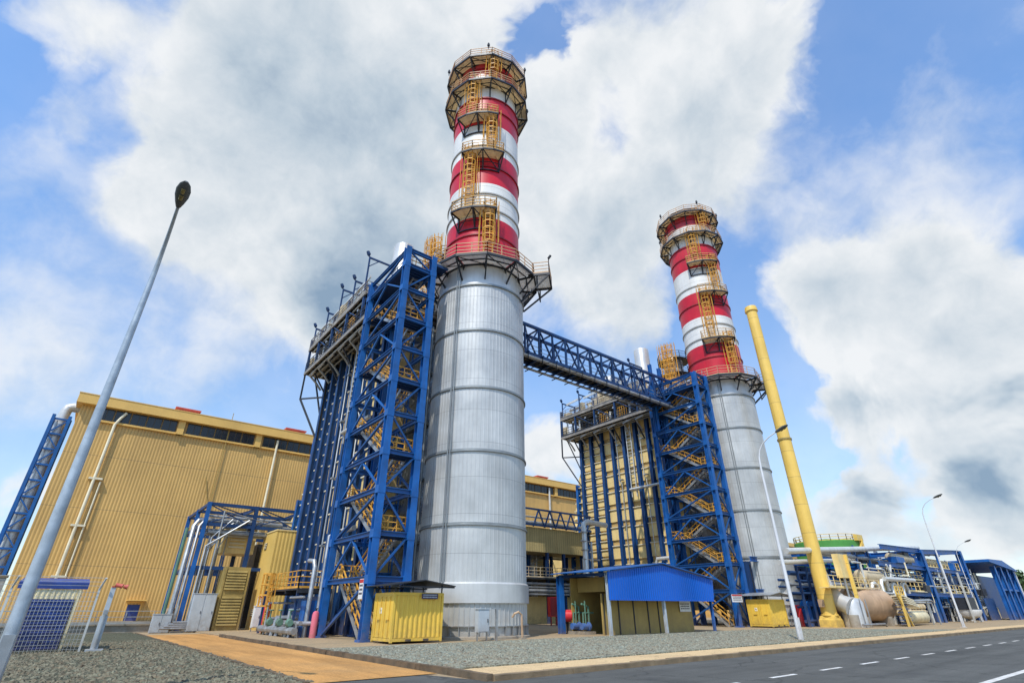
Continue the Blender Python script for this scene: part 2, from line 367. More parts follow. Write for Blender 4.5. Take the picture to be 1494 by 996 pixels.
# ------------------------------------------------------------------ ground
def sheet(name, poly, z, m, skirt=None):
    b = B()
    if skirt: b.prism([(x, y, z-skirt) for x, y in poly], (0, 0, skirt))
    else: b.quad(*[(x, y, z) for x, y in poly])
    return struct(build(b, name, m))
sheet('ground', [(-1500, -1500), (2500, -1500), (2500, 2500), (-1500, 2500)], 0, 'dirt')
sheet('ground', [(-80, 15.9), (5.7, 15.9), (5.7, 62), (-80, 62)], .012, 'gravel_dark')
sheet('dirt_path', [(5.85, 15.9), (9.7, 15.9), (9.7, 46), (13.6, 46), (13.6, 53), (5.85, 53)], .02, 'path')
sheet('road', [(-80, -14), (400, -14), (400, 13.3), (9.9, 13.3), (9.3, 15.85), (-80, 15.85)], .008, 'asphalt')
sheet('ground', [(9.98, 15.5), (61, 15.5), (52, 26.6), (9.98, 27.0)], .16, 'gravel_lite', .16)
sheet('pavement', [(9.98, 13.62), (300, 13.62), (300, 15.6), (61, 15.49), (9.98, 15.49)], .12, 'verge', .12)
sheet('pavement', [(9.98, 27.05), (52, 26.65), (61, 15.62), (300, 15.62), (300, 140), (60, 140), (9.98, 60)], .10, 'dirt', .10)
b = B(); x = 9.98
while x < 300:
    l = 1.0 if x < 120 else 8; b.box(x+.006, 13.33+random.uniform(-.012, .012), 0, x+l-.006, 13.615, .15+random.uniform(-.012, .012)); x += l
struct(build(b, 'road_kerb', 'kerb'))
b = B(); y = 13.4
while y < 46:
    b.box(9.76+random.uniform(-.012, .012), y+.006, 0, 9.975, y+.994, .18+random.uniform(-.015, .015)); y += 1
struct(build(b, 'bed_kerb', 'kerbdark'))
b = B(); y = 16
while y < 58:
    b.box(5.70, y+.005, 0, 5.84, y+.995, .06+random.uniform(-.01, .015)); y += 1
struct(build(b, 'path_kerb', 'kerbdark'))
b = B()
for k in range(40):
    x0 = 13.3+3.2*k; b.quad((x0, 8.85, .013), (x0+1.5, 8.85, .013), (x0+1.5, 9.0, .013), (x0, 9.0, .013))
struct(build(b, 'road_marking', 'roadpaint'))
b = B(); b.quad((-40, 4.7, .014), (300, 4.7, .014), (300, 4.9, .014), (-40, 4.9, .014)); struct(build(b, 'road_marking', 'roadpaint'))
def stones(name, m, n, x0, x1, y0, y1, z, smin, smax):
    b = B()
    for i in range(n):
        u = random.random()**1.6
        x = random.uniform(x0, x1); y = y0+(y1-y0)*u; s_ = random.uniform(smin, smax)
        ax, ay = random.uniform(.6, 1.3)*s_, random.uniform(.6, 1.3)*s_; az = random.uniform(.4, .9)*s_; a = random.uniform(0, 6.28); ca, sa = math.cos(a), math.sin(a)
        vs = [(x+ca*px*ax-sa*py*ay, y+sa*px*ax+ca*py*ay, z+pz*az) for px, py, pz in ((-1, -.8, 0), (1, -.6, 0), (.8, 1, 0), (-.9, .7, 0), (-.5, -.4, .9), (.6, -.3, .7), (.4, .5, 1), (-.4, .4, .8))]
        b.add(vs, [(0, 1, 5, 4), (1, 2, 6, 5), (2, 3, 7, 6), (3, 0, 4, 7), (4, 5, 6, 7)])
    o = build(b, name, m); return struct(o, 'stuff')
o = stones('gravel', 'stone', 14000, 10.1, 52, 15.7, 26.5, .155, .03, .075); o['label'] = 'loose pale stones strewn over the grey-green gravel bed'
o = stones('gravel', 'stone_dark', 12000, -6, 5.95, 16.2, 44, .015, .03, .085); o['label'] = 'loose dark stones of the gravel yard left of the dirt path'

# ------------------------------------------------------------------ exhaust stack
def ringdeck(mbd, cx, cy, r0, r1, z, n=12, th=.08, a_off=0):
    for k in range(n):
        a = a_off+2*PI*k/n+.012; c = a_off+2*PI*(k+1)/n-.012
        q = [(cx+r*math.cos(t), cy+r*math.sin(t), z) for r, t in ((r0, a), (r1, a), (r1, c), (r0, c))]
        mbd.prism(q, (0, 0, th))
def ring_platform(root, pname, cx, cy, ri, ro, z, n, drop, dmat, rmat, gap=None):
    d = B(); ringdeck(d, cx, cy, ri, ro-.05, z, n, .004); deck = build(d, pname, dmat, root)
    P = lambda r, t, zz: (cx+r*math.cos(t), cy+r*math.sin(t), zz)
    f = B()
    for k in range(n):
        a, c = 2*PI*k/n, 2*PI*(k+1)/n
        f.bar(P(ro, a, z-.04), P(ro, c, z-.04), .12, .24); f.bar(P(ri+.05, a, z-.06), P(ri+.05, c, z-.06), .1, .2)
        f.bar(P((ri+ro)/2, a, z-.06), P((ri+ro)/2, c, z-.06), .06, .1)
    build(f, 'edge_frame', 'dark', deck)
    for k in range(n):
        a = 2*PI*k/n; g = B()
        g.bar(P(ri-.1, a, z-.14), P(ro, a, z-.14), .12, .2); g.bar(P(ro-.05, a, z-.2), P(ri-.05, a, z-drop), .11, .13)
        g.bar(P((ri+ro)/2, a, z-.2), P((ri+ro)/2, a, z-drop*.52), .07)
        g.bar(P(ri-.02, a, z-.1), P(ri-.02, a, z-drop-.2), .12)
        c = 2*PI*(k+1)/n
        g.bar(P(ro-.05, a, z-.15), P(ri+.1, c, z-.15), .06)
        build(g, 'bracket', 'dark', deck)
    r = B(); pts = [P(ro-.06, 2*PI*k/n, z+.08) for k in range(n)]
    r.rail(pts, 1.15, 1.3, True, .055, (1.0, .68, .36)); build(r, 'railing', rmat, deck)
    return deck
def caged_ladder(cx, cy, r, ang, z0, z1, w=.8):
    b = B(); d = Vector((math.cos(ang), math.sin(ang), 0)); s_ = Vector((-math.sin(ang), math.cos(ang), 0)); c = Vector((cx, cy, 0))+d*r; zc = Vector((0, 0, 1))
    for q in (-1, 1): b.bar(c+s_*(q*w/2)+zc*z0, c+s_*(q*w/2)+zc*(z1+1.1), .1, .12)
    z = z0+.2
    while z < z1+.6: b.bar(c-s_*(w/2)+zc*z, c+s_*(w/2)+zc*z, .06); z += .3
    z = z0+2.2; hoop = [(-.65, 0), (-.8, .35), (-.55, .75), (0, .9), (.55, .75), (.8, .35), (.65, 0)]
    zz = z0+1.9
    while zz <= z1+1.1:
        hp = [c+s_*(u*.72)+d*(v*.85)+zc*zz for u, v in hoop]
        for p, q in zip(hp, hp[1:]): b.bar(p, q, .035, .10)
        zz += .75
    for u, v in hoop[1:-1]: b.bar(c+s_*(u*.72)+d*(v*.85)+zc*(z0+1.9), c+s_*(u*.72)+d*(v*.85)+zc*(z1+1.1), .06, .035)
    for q in (-1, 1): b.bar(c+s_*(q*.86)-d*.1+zc*(z0+.2), c+s_*(q*.86)-d*.1+zc*(z1+1.1), .06); b.bar(c+s_*(q*.86)+d*.45+zc*(z0+1.9), c+s_*(q*.86)+d*.45+zc*(z1+1.1), .05)
    z = z0+.6
    while z < z1:
        for q in (-1, 1): b.bar(c+s_*(q*w/2)+zc*z, c+s_*(q*w/2)-d*.35+zc*z, .06)
        z += 2
    return b
SX, SY = 22.5, 32.9
RL, RU = 3.85, 3.52
def make_stack():
    st = thing('exhaust_stack', 'larger looking exhaust stack, red and white bands over silver, directly behind the yellow container', 'chimney', (SX, SY, 0))
    b = B(); b.lathe(SX, SY, [(4.1, 0), (4.1, .22), (3.95, .27)], 64); build(b, 'plinth', 'concrete', st)
    b = B(); b.ribbed(SX, SY, RL, .75, 2.1, 72, .04); b.lathe(SX, SY, [(RL-.03, .27), (RL-.03, .8)], 64, False); build(b, 'base_skirt', 'clad', st, smooth=False)
    b = B()
    for k in range(40):
        a = 2*PI*k/40; d = Vector((math.cos(a), math.sin(a), 0)); p = Vector((SX, SY, 0))+d*(RL+.04)
        b.bar(p+Vector((0, 0, .25)), p+Vector((0, 0, .78)), .05, .16, d)
    b.lathe(SX, SY, [(RL-.02, .78), (RL+.13, .78), (RL+.13, .84), (RL-.02, .84)], 64, False); build(b, 'anchor_chair', 'galv', st)
    b = B(); b.lathe(SX, SY, [(RL-.05, 2.08), (RL+.17, 2.1), (RL+.17, 3.2), (RL+.05, 3.3), (RL-.05, 3.3)], 72, False); build(b, 'belt', 'clad2', st)
    b = B(); b.ribbed(SX, SY, RL, 3.3, 26.2, 84, .013); build(b, 'lower_shell', 'clad', st, smooth=False)
    for z in (6.85, 11.9, 16.8, 21.8, 26.2):
        b = B(); b.lathe(SX, SY, [(RL-.05, z-.1), (RL+.12, z-.1), (RL+.12, z-.02), (RL+.06, z+.02), (RL+.06, z+.1), (RL-.05, z+.13)], 96, False); build(b, 'hoop_ring', 'ring', st)
    b = B(); b.lathe(SX, SY, [(RL, 26.2), (RL-.02, 27.6), (RU+.05, 28.5), (RU+.05, 28.65)], 72, False); build(b, 'cone', 'clad2', st)
    bands = [(28.6, 33.9, 'red'), (33.9, 38.2, 'white'), (38.2, 42.3, 'red'), (42.3, 46.5, 'white'), (46.5, 50.8, 'red'), (50.8, 54.4, 'white'), (54.4, 57.7, 'red')]
    for z0, z1, c in bands:
        b = B(); b.lathe(SX, SY, [(RU, z0), (RU, z1)], 72, False); build(b, c+'_band', c, st)
    for z, c in ((31.9, 'red'), (34.9, 'white'), (36.9, 'white'), (40.4, 'red'), (43.4, 'white'), (48.7, 'red'), (50.6, 'red'), (55.6, 'red')):
        b = B(); b.lathe(SX, SY, [(RU-.02, z-.12), (RU+.12, z-.12), (RU+.12, z+.02), (RU+.03, z+.12), (RU-.02, z+.12)], 72, False); build(b, 'flange', 'redflange' if c == 'red' else 'greyflange', st)
    b = B(); b.lathe(SX, SY, [(RU-.01, 57.6), (RU+.1, 57.6), (RU+.1, 57.85), (RU-.25, 57.85), (RU-.25, 52)], 72, False); build(b, 'rim', 'dark', st)
    # main gallery
    dk = ring_platform(st, 'main_platform', SX, SY, RL-.15, 5.25, 28.5, 12, 1.9, 'pale', 'cream')
    # projecting monitor landing
    a = R(-48); d = Vector((math.cos(a), math.sin(a), 0)); s_ = Vector((-d.y, d.x, 0)); c = Vector((SX, SY, 28.5))
    b = B(); q = [c+d*5.0-s_*1.2, c+d*6.5-s_*1.2, c+d*6.5+s_*1.2, c+d*5.0+s_*1.2]; b.prism(q, (0, 0, .004)); ld = build(b, 'landing', 'pale', st)
    b = B()
    for u in (-1.2, 1.2):
        b.bar(c+d*4.6+s_*u+Vector((0, 0, -.1)), c+d*6.55+s_*u+Vector((0, 0, -.1)), .14, .22); b.bar(c+d*6.5+s_*u+Vector((0, 0, -.15)), c+d*3.85+s_*u*.7+Vector((0, 0, -2.6)), .13)
        b.bar(c+d*5.4+s_*u+Vector((0, 0, -.15)), c+d*5.4+s_*u*.85+Vector((0, 0, -1.5)), .1)
    b.bar(c+d*6.5-s_*1.2+Vector((0, 0, -.1)), c+d*6.5+s_*1.2+Vector((0, 0, -.1)), .14, .22); b.bar(c+d*5.4-s_*1.2+Vector((0, 0, -1.5)), c+d*5.4+s_*1.2+Vector((0, 0, -1.5)), .1)
    build(b, 'bracket', 'dark', ld)
    b = B(); b.rail([q[0]+Vector((0, 0, .08)), q[1]+Vector((0, 0, .08)), q[2]+Vector((0, 0, .08)), q[3]+Vector((0, 0, .08))], 1.15, 1.0, False, .055, (1, .68, .36)); build(b, 'railing', 'cream', ld)
    b = B(); p = q[1]+Vector((0, 0, .08)); b.bar(p, p+Vector((0, 0, 1.7)), .06); b.tube([p+Vector((0, 0, 1.5)), p+d*.2+Vector((0, 0, 1.8))], .12, 8); build(b, 'floodlight', 'dark', ld)
    # upper galleries
    ring_platform(st, 'upper_platform', SX, SY, RU, 4.75, 52.4, 12, 1.9, 'tan', 'cream')
    ring_platform(st, 'top_platform', SX, SY, RU, 4.75, 56.5, 12, 1.9, 'tan', 'cream')
    for a, z in ((R(160), 57.9), (R(300), 57.9), (R(235), 57.9), (R(140), 53.8), (R(330), 53.8)):
        b = B(); p = Vector((SX+4.75*math.cos(a), SY+4.75*math.sin(a), z-.6)); b.bar(p, p+Vector((0, 0, .5)), .07); b.tube([p+Vector((0, 0, .45)), p+Vector((0, 0, .6)), p+Vector((0, 0, .95))], [.12, .17, .1], 8); build(b, 'obstruction_light', 'dark', st)
    # rest platforms
    for z, a0, a1 in ((34.2, 196, 250), (41.6, 206, 258), (46.9, 196, 250)):
        P = lambda r, t, zz: Vector((SX+r*math.cos(R(t)), SY+r*math.sin(R(t)), zz)); k = 4; ro = 4.75
        T = [a0+(a1-a0)*i/k for i in range(k+1)]
        b = B()
        for t0, t1 in zip(T, T[1:]): b.prism([P(RU, t0, z), P(ro, t0, z), P(ro, t1, z), P(RU, t1, z)], (0, 0, .004))
        dk = build(b, 'rest_platform', 'tan', st)
        b = B()
        for t0, t1 in zip(T, T[1:]): b.bar(P(ro, t0, z-.06), P(ro, t1, z-.06), .1, .2); b.bar(P(RU+.1, t0, z-1.7), P(RU+.1, t1, z-1.7), .1, .1); b.bar(P(RU+.35, t0, z-.9), P(RU+.35, t1, z-.9), .06)
        for t in (T[0], T[2], T[4]): b.bar(P(RU, t, z-.08), P(ro, t, z-.08), .1, .18); b.bar(P(ro, t, z-.1), P(RU+.05, t, z-1.7), .1); b.bar(P(RU+.08, t, z), P(RU+.08, t, z-1.75), .1)
        b.bar(P(RU+.1, T[0], z-1.7), P(ro, T[2], z-.1), .07); b.bar(P(RU+.1, T[4], z-1.7), P(ro, T[2], z-.1), .07)
        build(b, 'bracket', 'dark', dk)
        b = B(); b.rail([P(RU+.1, T[0], z+.07)]+[P(ro-.05, t, z+.07) for t in T]+[P(RU+.1, T[4], z+.07)], 1.15, .9, False, .055, (1, .68, .36)); build(b, 'railing', 'amber', dk)
    for a, z0, z1 in ((244, 52.5, 56.6), (213, 46.9, 52.4), (244, 41.6, 46.9), (214, 34.2, 41.6), (243, 28.6, 34.2)):
        build(caged_ladder(SX, SY, RU+.3, R(a), z0, z1), 'caged_ladder', 'orange', st)
    # conduit down the lower shell
    b = B()
    for ang in (205, 208): b.tube([(SX+(RL+.2)*math.cos(R(ang)), SY+(RL+.2)*math.sin(R(ang)), z) for z in (3, 15, 28)], .045, 6)
    build(b, 'conduit', 'ring', st)
    return st
Mt['redflange'] = mat('dark_red_flange', (.30, .012, .02), .45, 0, .15)
Mt['greyflange'] = mat('grey_flange', (.42, .42, .40), .45, .1, .15)
Mt['amber'] = mat('amber_handrail', (.70, .44, .15), .55, 0, .2, 1, .2)
STACK = make_stack()

# ------------------------------------------------------------------ stair tower
TX, TY, TW, TD, TH = 14.2, 31.6, 2.4, 6.9, 28.3
LV = [.1, 3.4, 6.0, 8.7, 11.2, 13.9, 16.5, 19.1, 21.7, 24.3, 26.6]
def make_tower():
    t = thing('stair_tower', 'nearer blue steel stair tower with orange handrails, directly left of the nearer stack', 'stair tower', (TX, TY, 0))
    x0, x1, y0, y1 = TX, TX+TW, TY, TY+TD
    for x, y in ((x0, y0), (x1, y0), (x0, y1), (x1, y1)):
        b = B(); b.ibeam((x, y, .1), (x, y, TH), .46, .5, .06, (0, 1, 0)); b.cbox(x, y, .1, .7, .7, .12)
        for z in LV[1:]: b.cbox(x, y, z-.3, .5, .54, .5)
        build(b, 'column', 'blue', t)
    for z in LV[1:]+[TH-.2]:
        b = B()
        b.ibeam((x0+.2, y0, z), (x1-.2, y0, z), .22, .32); b.ibeam((x0+.2, y1, z), (x1-.2, y1, z), .22, .32)
        b.ibeam((x0, y0+.2, z), (x0, y1-.2, z), .22, .32); b.ibeam((x1, y0+.2, z), (x1, y1-.2, z), .22, .32)
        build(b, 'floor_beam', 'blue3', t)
    for i in range(len(LV)):
        za = LV[i]+.1; zb = (LV+[TH])[i+1]-.15 if i < len(LV)-1 else TH-.3
        b = B()
        if i % 2: b.bar((x0+.2, y0, za), (x1-.2, y0, zb), .12, .12); b.bar((x1-.2, y1, za), (x0+.2, y1, zb), .12)
        else: b.bar((x1-.2, y0, za), (x0+.2, y0, zb), .12, .12); b.bar((x0+.2, y1, za), (x1-.2, y1, zb), .12)
        b.bar((x1, y0+.2, za), (x1, (y0+y1)/2, zb), .14); b.bar((x1, y1-.2, za), (x1, (y0+y1)/2, zb), .14)
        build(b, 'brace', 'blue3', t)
        b = B()
        if i % 2 == 0: b.bar((x0, y1-.2, za), (x0, y0+.2, zb), .15, .15)
        else: b.bar((x0, (y0+y1)/2, zb), (x0, y1-.2, za), .13, .13); b.bar((x0, (y0+y1)/2, zb), (x0, y0+.2, za), .12, .12)
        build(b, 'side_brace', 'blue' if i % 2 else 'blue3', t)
    for i in range(len(LV)-1):
        za, zb = LV[i], LV[i+1]; up = i % 2 == 0
        ya, yb = (y0+1.3, y1-1.4) if up else (y1-1.4, y0+1.3)
        xa = x0+.35 if up else x0+1.35; xb = xa+.85
        b = B()
        for x in (xa, xb): b.bar((x, ya, za), (x, yb, zb), .06, .26)
        k = int((zb-za)/.2)
        for j in range(k): f = (j+.5)/k; b.box(xa, ya+(yb-ya)*f-.13, za+(zb-za)*f, xb, ya+(yb-ya)*f+.13, za+(zb-za)*f+.04)
        fl = build(b, 'stair_flight', 'galv', t)
        b = B()
        for x in (xa, xb):
            for h in (1.0, .5): b.bar((x, ya, za+h), (x, yb, zb+h), .075)
            for j in range(6): f = j/5; b.bar((x, ya+(yb-ya)*f, za+(zb-za)*f), (x, ya+(yb-ya)*f, za+(zb-za)*f+1.0), .05)
        build(b, 'handrail', 'orange', fl)
        yl0, yl1 = (y1-1.4, y1-.2) if up else (y0+.2, y0+1.3)
        b = B(); b.box(x0+.28, yl0, zb-.05, x1-.28, yl1, zb+.02)
        for q in range(3): b.bar((x0+.28, yl0+(yl1-yl0)*(q+.5)/3, zb-.12), (x1-.28, yl0+(yl1-yl0)*(q+.5)/3, zb-.12), .08, .14)
        ld = build(b, 'landing', 'navy', t)
        b = B(); ye = yl1 if up else yl0; yo = yl0 if up else yl1
        b.rail([(x0+.3, yo, zb+.02), (x0+.3, ye, zb+.02), (x1-.3, ye, zb+.02), (x1-.3, yo, zb+.02)], 1.1, .7, False, .055, (1, .66, .33)); build(b, 'railing', 'orange', ld)
    # walkway to the stack gallery
    b = B(); b.box(x0+.2, y0+.2, 26.6, x1-.2, y1-.2, 26.66); b.box(x1+.25, y0+.3, 28.05, SX-4.2, y0+1.6, 28.12)
    for q in (.3, 1.6): b.bar((x1, y0+q, 27.95), (SX-4.3, y0+q, 27.95), .1, .24)
    wk = build(b, 'walkway', 'navy', t)
    b = B(); b.rail([(x1+.2, y0+.3, 28.12), (SX-4.4, y0+.3, 28.12)], 1.1, 1, False, .05); b.rail([(x0+.3, y0+.3, 26.66), (x0+.3, y1-.3, 26.66)], 1.1, 1); build(b, 'railing', 'galv', wk)
    return t
TOWER = make_tower()

# ------------------------------------------------------------------ boiler (heat recovery unit)
HX0, HX1, HY0, HY1 = 16.9, 28.4, 39.2, 54.0
def make_boiler():
    t = thing('boiler_house', 'nearer boiler block behind the nearer stair tower, blue columns on a yellow casing', 'boiler', (HX0, HY0, 0))
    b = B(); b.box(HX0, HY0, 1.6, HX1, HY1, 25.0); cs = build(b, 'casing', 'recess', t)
    # stiffeners on the west wall: close pitch at the far end, wide elsewhere
    nb = 7; bay = (HY1-HY0)/nb; rnd = random.Random(3)
    b = B(); lip = B()
    for k in range(nb):
        ya, yb = HY0+k*bay+.24, HY0+(k+1)*bay-.24
        pitch = 1.1 if k >= nb-2 else 2.35; z = 2.6+rnd.uniform(0, .6); proud = .18
        while z < 24.5:
            b.box(HX0-.16, ya, z, HX0+.02, yb, z+pitch*.66); lip.box(HX0-.30, ya-.02, z+pitch*.66+.002, HX0+.02, yb+.02, z+pitch*.66+.11); z += pitch
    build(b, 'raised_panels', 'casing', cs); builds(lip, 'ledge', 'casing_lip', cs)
    for k in range(nb+1):
        y = HY0+k*bay; b = B(); b.ibeam((HX0-.36, y, .1), (HX0-.36, y, 25.4), .44, .66, .07, (1, 0, 0))
        build(b, 'column', 'navyblue', t)
    for k in range(6):
        x = HX0+k*(HX1-HX0)/5; b = B(); b.ibeam((x, HY0-.3, .1), (x, HY0-.3, 25.4), .45, .5, .06, (0, 1, 0)); build(b, 'column', 'blue', t)
    b = B()
    for z in (4, 9, 14, 19, 24): b.ibeam((HX0, HY0-.3, z), (HX1, HY0-.3, z), .3, .4)
    builds(b, 'girt', 'blue', t)
    # inlet duct flaring down towards the turbine
    b = B(); b.prism([(HX0+.3, HY1, 1.8), (HX0+.3, HY1, 22.5), (HX0+.3, HY1+1.6, 19.5), (HX0+.3, HY1+3.4, 12), (HX0+.3, HY1+9.5, 8.5), (HX0+.3, HY1+9.5, 2.4)], (HX1-HX0-.6, 0, 0)); du = build(b, 'inlet_duct', 'casing', t)
    b = B(); z = 2.6
    while z < 19:
        ye = HY1+(3.3 if z < 12 else 3.3-(z-12)/7.5*1.8); b.box(HX0, HY1+.3, z, HX0+.32, ye, z+.12); z += 1.1
    builds(b, 'stiffener_lip', 'casing_lip', du)
    b = B()
    for y, z in ((HY1+1.6, 18.5), (HY1+3.4, 12)): b.ibeam((HX0-.05, y, .1), (HX0-.05, y, z), .45, .5, .06, (1, 0, 0))
    builds(b, 'column', 'blue', du)
    # outlet duct to the stack
    b = B(); b.prism([(19.0, 39.1, 2.2), (19.0, 39.1, 24.5), (19.6, 35.0, 23.5), (19.6, 35.0, 3.0)], (8.2, 0, 0)); od = build(b, 'outlet_duct', 'duct', t)
    b = B()
    for z in (6, 10.5, 15, 19.5): b.box(18.9, 35.2, z, 19.35, 39.0, z+.18)
    b.tube([(19.05, 35.2, 1), (19.05, 35.2, 24)], .08, 6)
    build(b, 'stiffener_lips', 'ring', od)
    # roof galleries
    def deck(x0, y0, x1, y1, z, nm, rmat, top=1.1):
        b = B(); b.box(x0, y0, z, x1, y1, z+.08); d = build(b, nm, 'dark', t)
        b = B(); y = y0
        while y <= y1+.01: b.bar((x0, y, z-.14), (x1, y, z-.14), .12, .24); y += (y1-y0)/max(1, round((y1-y0)/1.25))
        for x in (x0, x0+1.2, x1-1.2, x1): b.bar((x, y0, z-.2), (x, y1, z-.2), .14, .36)
        build(b, 'joists', 'grate', d)
        b = B(); b.rail([(x0, y0, z+.08), (x0, y1, z+.08), (x1, y1, z+.08), (x1, y0, z+.08)], top, 1.2, True, .055, (1, .66, .33)); build(b, 'railing', rmat, d)
        return d
    deck(14.4, 38.3, 30.2, 56.2, 25.7, 'lower_gallery', 'dark')
    deck(14.4, 40.5, 29.5, 56.2, 28.7, 'upper_gallery', 'grate')
    deck(17.5, 42.5, 27.5, 52.0, 31.6, 'drum_gallery', 'galv')
    b = B()
    for x in (14.5, 17.0, 28, 30):
        for y in (41, 45, 49, 53, 56.0):
            b.bar((x, y, 25.7), (x, y, 29.8 if y > 42 else 29.4), .22)
    for y in (45, 49, 53): b.bar((14.5, y, 25.9), (17, y, 28.5), .1); b.bar((14.5, y-4, 25.9), (14.5, y, 28.5), .1)
    for x in (18, 27):
        for y in (43, 47.3, 51.7): b.bar((x, y, 28.7), (x, y, 33.5), .26)
    builds(b, 'gallery_post', 'navy', t)
    b = B()
    for y in (42, 46, 50, 54): b.bar((HX0-.3, y, 22.6), (14.5, y, 25.5), .14)
    b.bar((14.5, 56.2, 28.5), (14.5, 56.2, 22.5), .16); b.bar((14.5, 56.2, 22.5), (HX0-.5, HY1, 17.6), .18); b.bar((14.5, 56.2, 22.5), (16.4, HY1, 22.5), .14); b.bar((15.6, 56.2, 25.6), (16.4, HY1, 20.0), .14); b.bar((HX0-.5, HY1, 17.6), (HX0-.5, HY1, 25), .16)
    b.bar((HX1, 56.2, 25.6), (HX1, HY1, 18.2), .16)
    builds(b, 'knee_brace', 'dark', t)
    # drums, silencers and pipework on the roof
    for y, z in ((44.5, 30.3), (47.8, 33.2), (51, 30.3)):
        b = B(); b.tube([(16.4, y, z), (16.7, y, z), (17.0, y, z), (28, y, z), (28.3, y, z), (28.6, y, z)], [.3, .75, .95, .95, .75, .3], 20); build(b, 'steam_drum', 'clad2', t)
    for x, y, z0, z1, r in ((18.4, 42.0, 29, 36.7, 1.1), (19.5, 51.5, 30, 33.5, .55), (26.5, 43.5, 31, 34.5, .6)):
        b = B(); b.tube([(x, y, z0), (x, y, z1-.2), (x, y, z1)], [r, r, r*.93], 20); build(b, 'silencer', 'clad2', t)
    b = B(); rr = random.Random(11)
    for k in range(26):
        x, y = rr.uniform(15, 29), rr.uniform(41, 56); z = rr.choice((25.9, 28.9)); h = rr.uniform(.8, 3.2)
        b.tube([(x, y, z), (x, y, z+h), (x+rr.choice((-1, 1))*rr.uniform(.6, 2.5), y, z+h)], rr.uniform(.07, .2), 7)
    for y in (41.5, 43, 46.2, 49.4, 52.6, 55.3):
        x = 15.2+rr.uniform(-.4, .4); b.tube([(x, y, 26), (x, y, 27+rr.uniform(0, 1.5)), (HX0+2, y, 28)], .16, 7)
    builds(b, 'roof_pipe', 'wpipe', t)
    b = B()
    for k in range(24):
        x, y = rr.choice((14.9, 15.6, 16.3)), rr.uniform(40, 56); z = rr.choice((25.8, 28.8, 28.8)); b.cbox(x, y, z, rr.uniform(.3, .8), rr.uniform(.3, 1.4), rr.uniform(.5, 2.0))
    builds(b, 'roof_box', 'tan', t)
    # deaerator vessel with ladder
    vx, vy = 23.0, 39.7
    b = B(); b.tube([(vx, vy, 28.8), (vx, vy, 35.2), (vx, vy, 35.9), (vx, vy, 36.2)], [1.35, 1.35, 1.1, .3], 24); dv = build(b, 'vessel', 'clad2', t)
    b = B()
    for z in (32.6, 35.0):
        ringdeck(b, vx, vy, 1.4, 2.3, z, 12); b.rail([(vx+2.25*math.cos(2*PI*k/12), vy+2.25*math.sin(2*PI*k/12), z+.06) for k in range(12)], 1.1, 1, True, .06, (1, .66, .33))
    for k in range(6): b.bar((vx+2.2*math.cos(k*PI/3), vy+2.2*math.sin(k*PI/3), 28.8), (vx+2.2*math.cos(k*PI/3), vy+2.2*math.sin(k*PI/3), 35), .1)
    build(b, 'gallery', 'dark', dv)
    for a in (188, 205): build(caged_ladder(vx, vy, 2.6, R(a), 28.7, 36.0, .7), 'caged_ladder', 'orange', dv)
    b = B()
    for y in (40.4, 42.6, 45.4, 48.2, 51.0, 53.6):
        b.tube([(14.8, y, 25.1), (14.8, y+1.4, 24.9), (15.6, y+1.5, 24.3), (16.2, y+1.5, 23.6)], .12, 7); b.tube([(14.6, y, 27.6), (17, y+.2, 27.4), (17.4, y+.2, 26.2)], .15, 7)
    for x in (14.75, 15.3, 16.0): b.tube([(x, 39, 25.15), (x, 55.5, 25.15)], .09, 6); b.tube([(x, 41, 28.2), (x, 55.8, 28.2)], .1, 6)
    builds(b, 'gallery_pipe', 'galv', t)
    # risers and orange things on the gallery
    for y, h in ((41.5, 33.4), (44.6, 32.2), (48.2, 33.0), (52.0, 31.8), (55.8, 31.4)):
        b = B(); b.bar((14.6, y, 28.7), (14.6, y, h), .14); b.bar((14.6, y, h-.1), (17.5, y, h-.1), .12, .18); b.bar((14.6, y, h-1.2), (15.6, y, h-.15), .08); b.tube([(14.5, y, h), (14.45, y, h+.25), (14.3, y, h+.55)], [.06, .2, .16], 8); build(b, 'davit_post', 'navy', t)
    b = B()
    for y in (41.5, 44.6, 48.2, 52.0): b.bar((15.0, y, 31.2), (15.0, y+3.2, 31.0), .12, .3); b.tube([(15.8, y, 30.2), (15.8, y+3.3, 30.2)], .22, 8)
    builds(b, 'service_header', 'wpipe', t)
    b = B()
    for y in (43, 46.5): b.rail([(14.6, y, 25.8), (14.6, y+1.6, 25.8), (16.2, y+1.6, 25.8)], 1.5, .4, False, .06, (1, .75, .5, .25))
    build(b, 'gate_rail', 'orange', t)
    for y, r, m in ((42.2, .05, 'wpipe'), (46.4, .06, 'galv')):
        b = B(); b.tube([(HX0-.75, y, 1), (HX0-.75, y, 17), (HX0-.75, y+.3, 17.4), (HX0-.75, y+.3, 25.4)], r, 8)
        for z in (6.5, 12.2, 17.6, 22.5): b.box(HX0-.85, y-.1, z, HX0-.3, y+.4, z+.14)
        build(b, 'riser_pipe', m, t)
    b = B(); b.tube([(HX0-1.1, 39.0, 16), (HX0-1.1, 44.8, 16), (HX0-.6, 45.0, 16)], .17, 8); b.tube([(HX0-1.1, 39.0, 7.2), (HX0-1.1, 41.8, 7.2), (HX0-1.1, 42, 6.6), (HX0-1.1, 42, 1)], .2, 8); builds(b, 'header_pipe', 'wpipe', t)
    # zig-zag access stair frame hung on the wall
    b = B()
    for q in range(14): b.bar((HX0-.95, 43.9, 18+.5*q), (HX0-.95, 44.6, 18+.5*q), .06)
    for y in (43.85, 44.65): b.bar((HX0-.95, y, 15), (HX0-.95, y, 25.6), .1)
    build(b, 'wall_frame', 'wpipe', t)
    return t
BOILER = make_boiler()
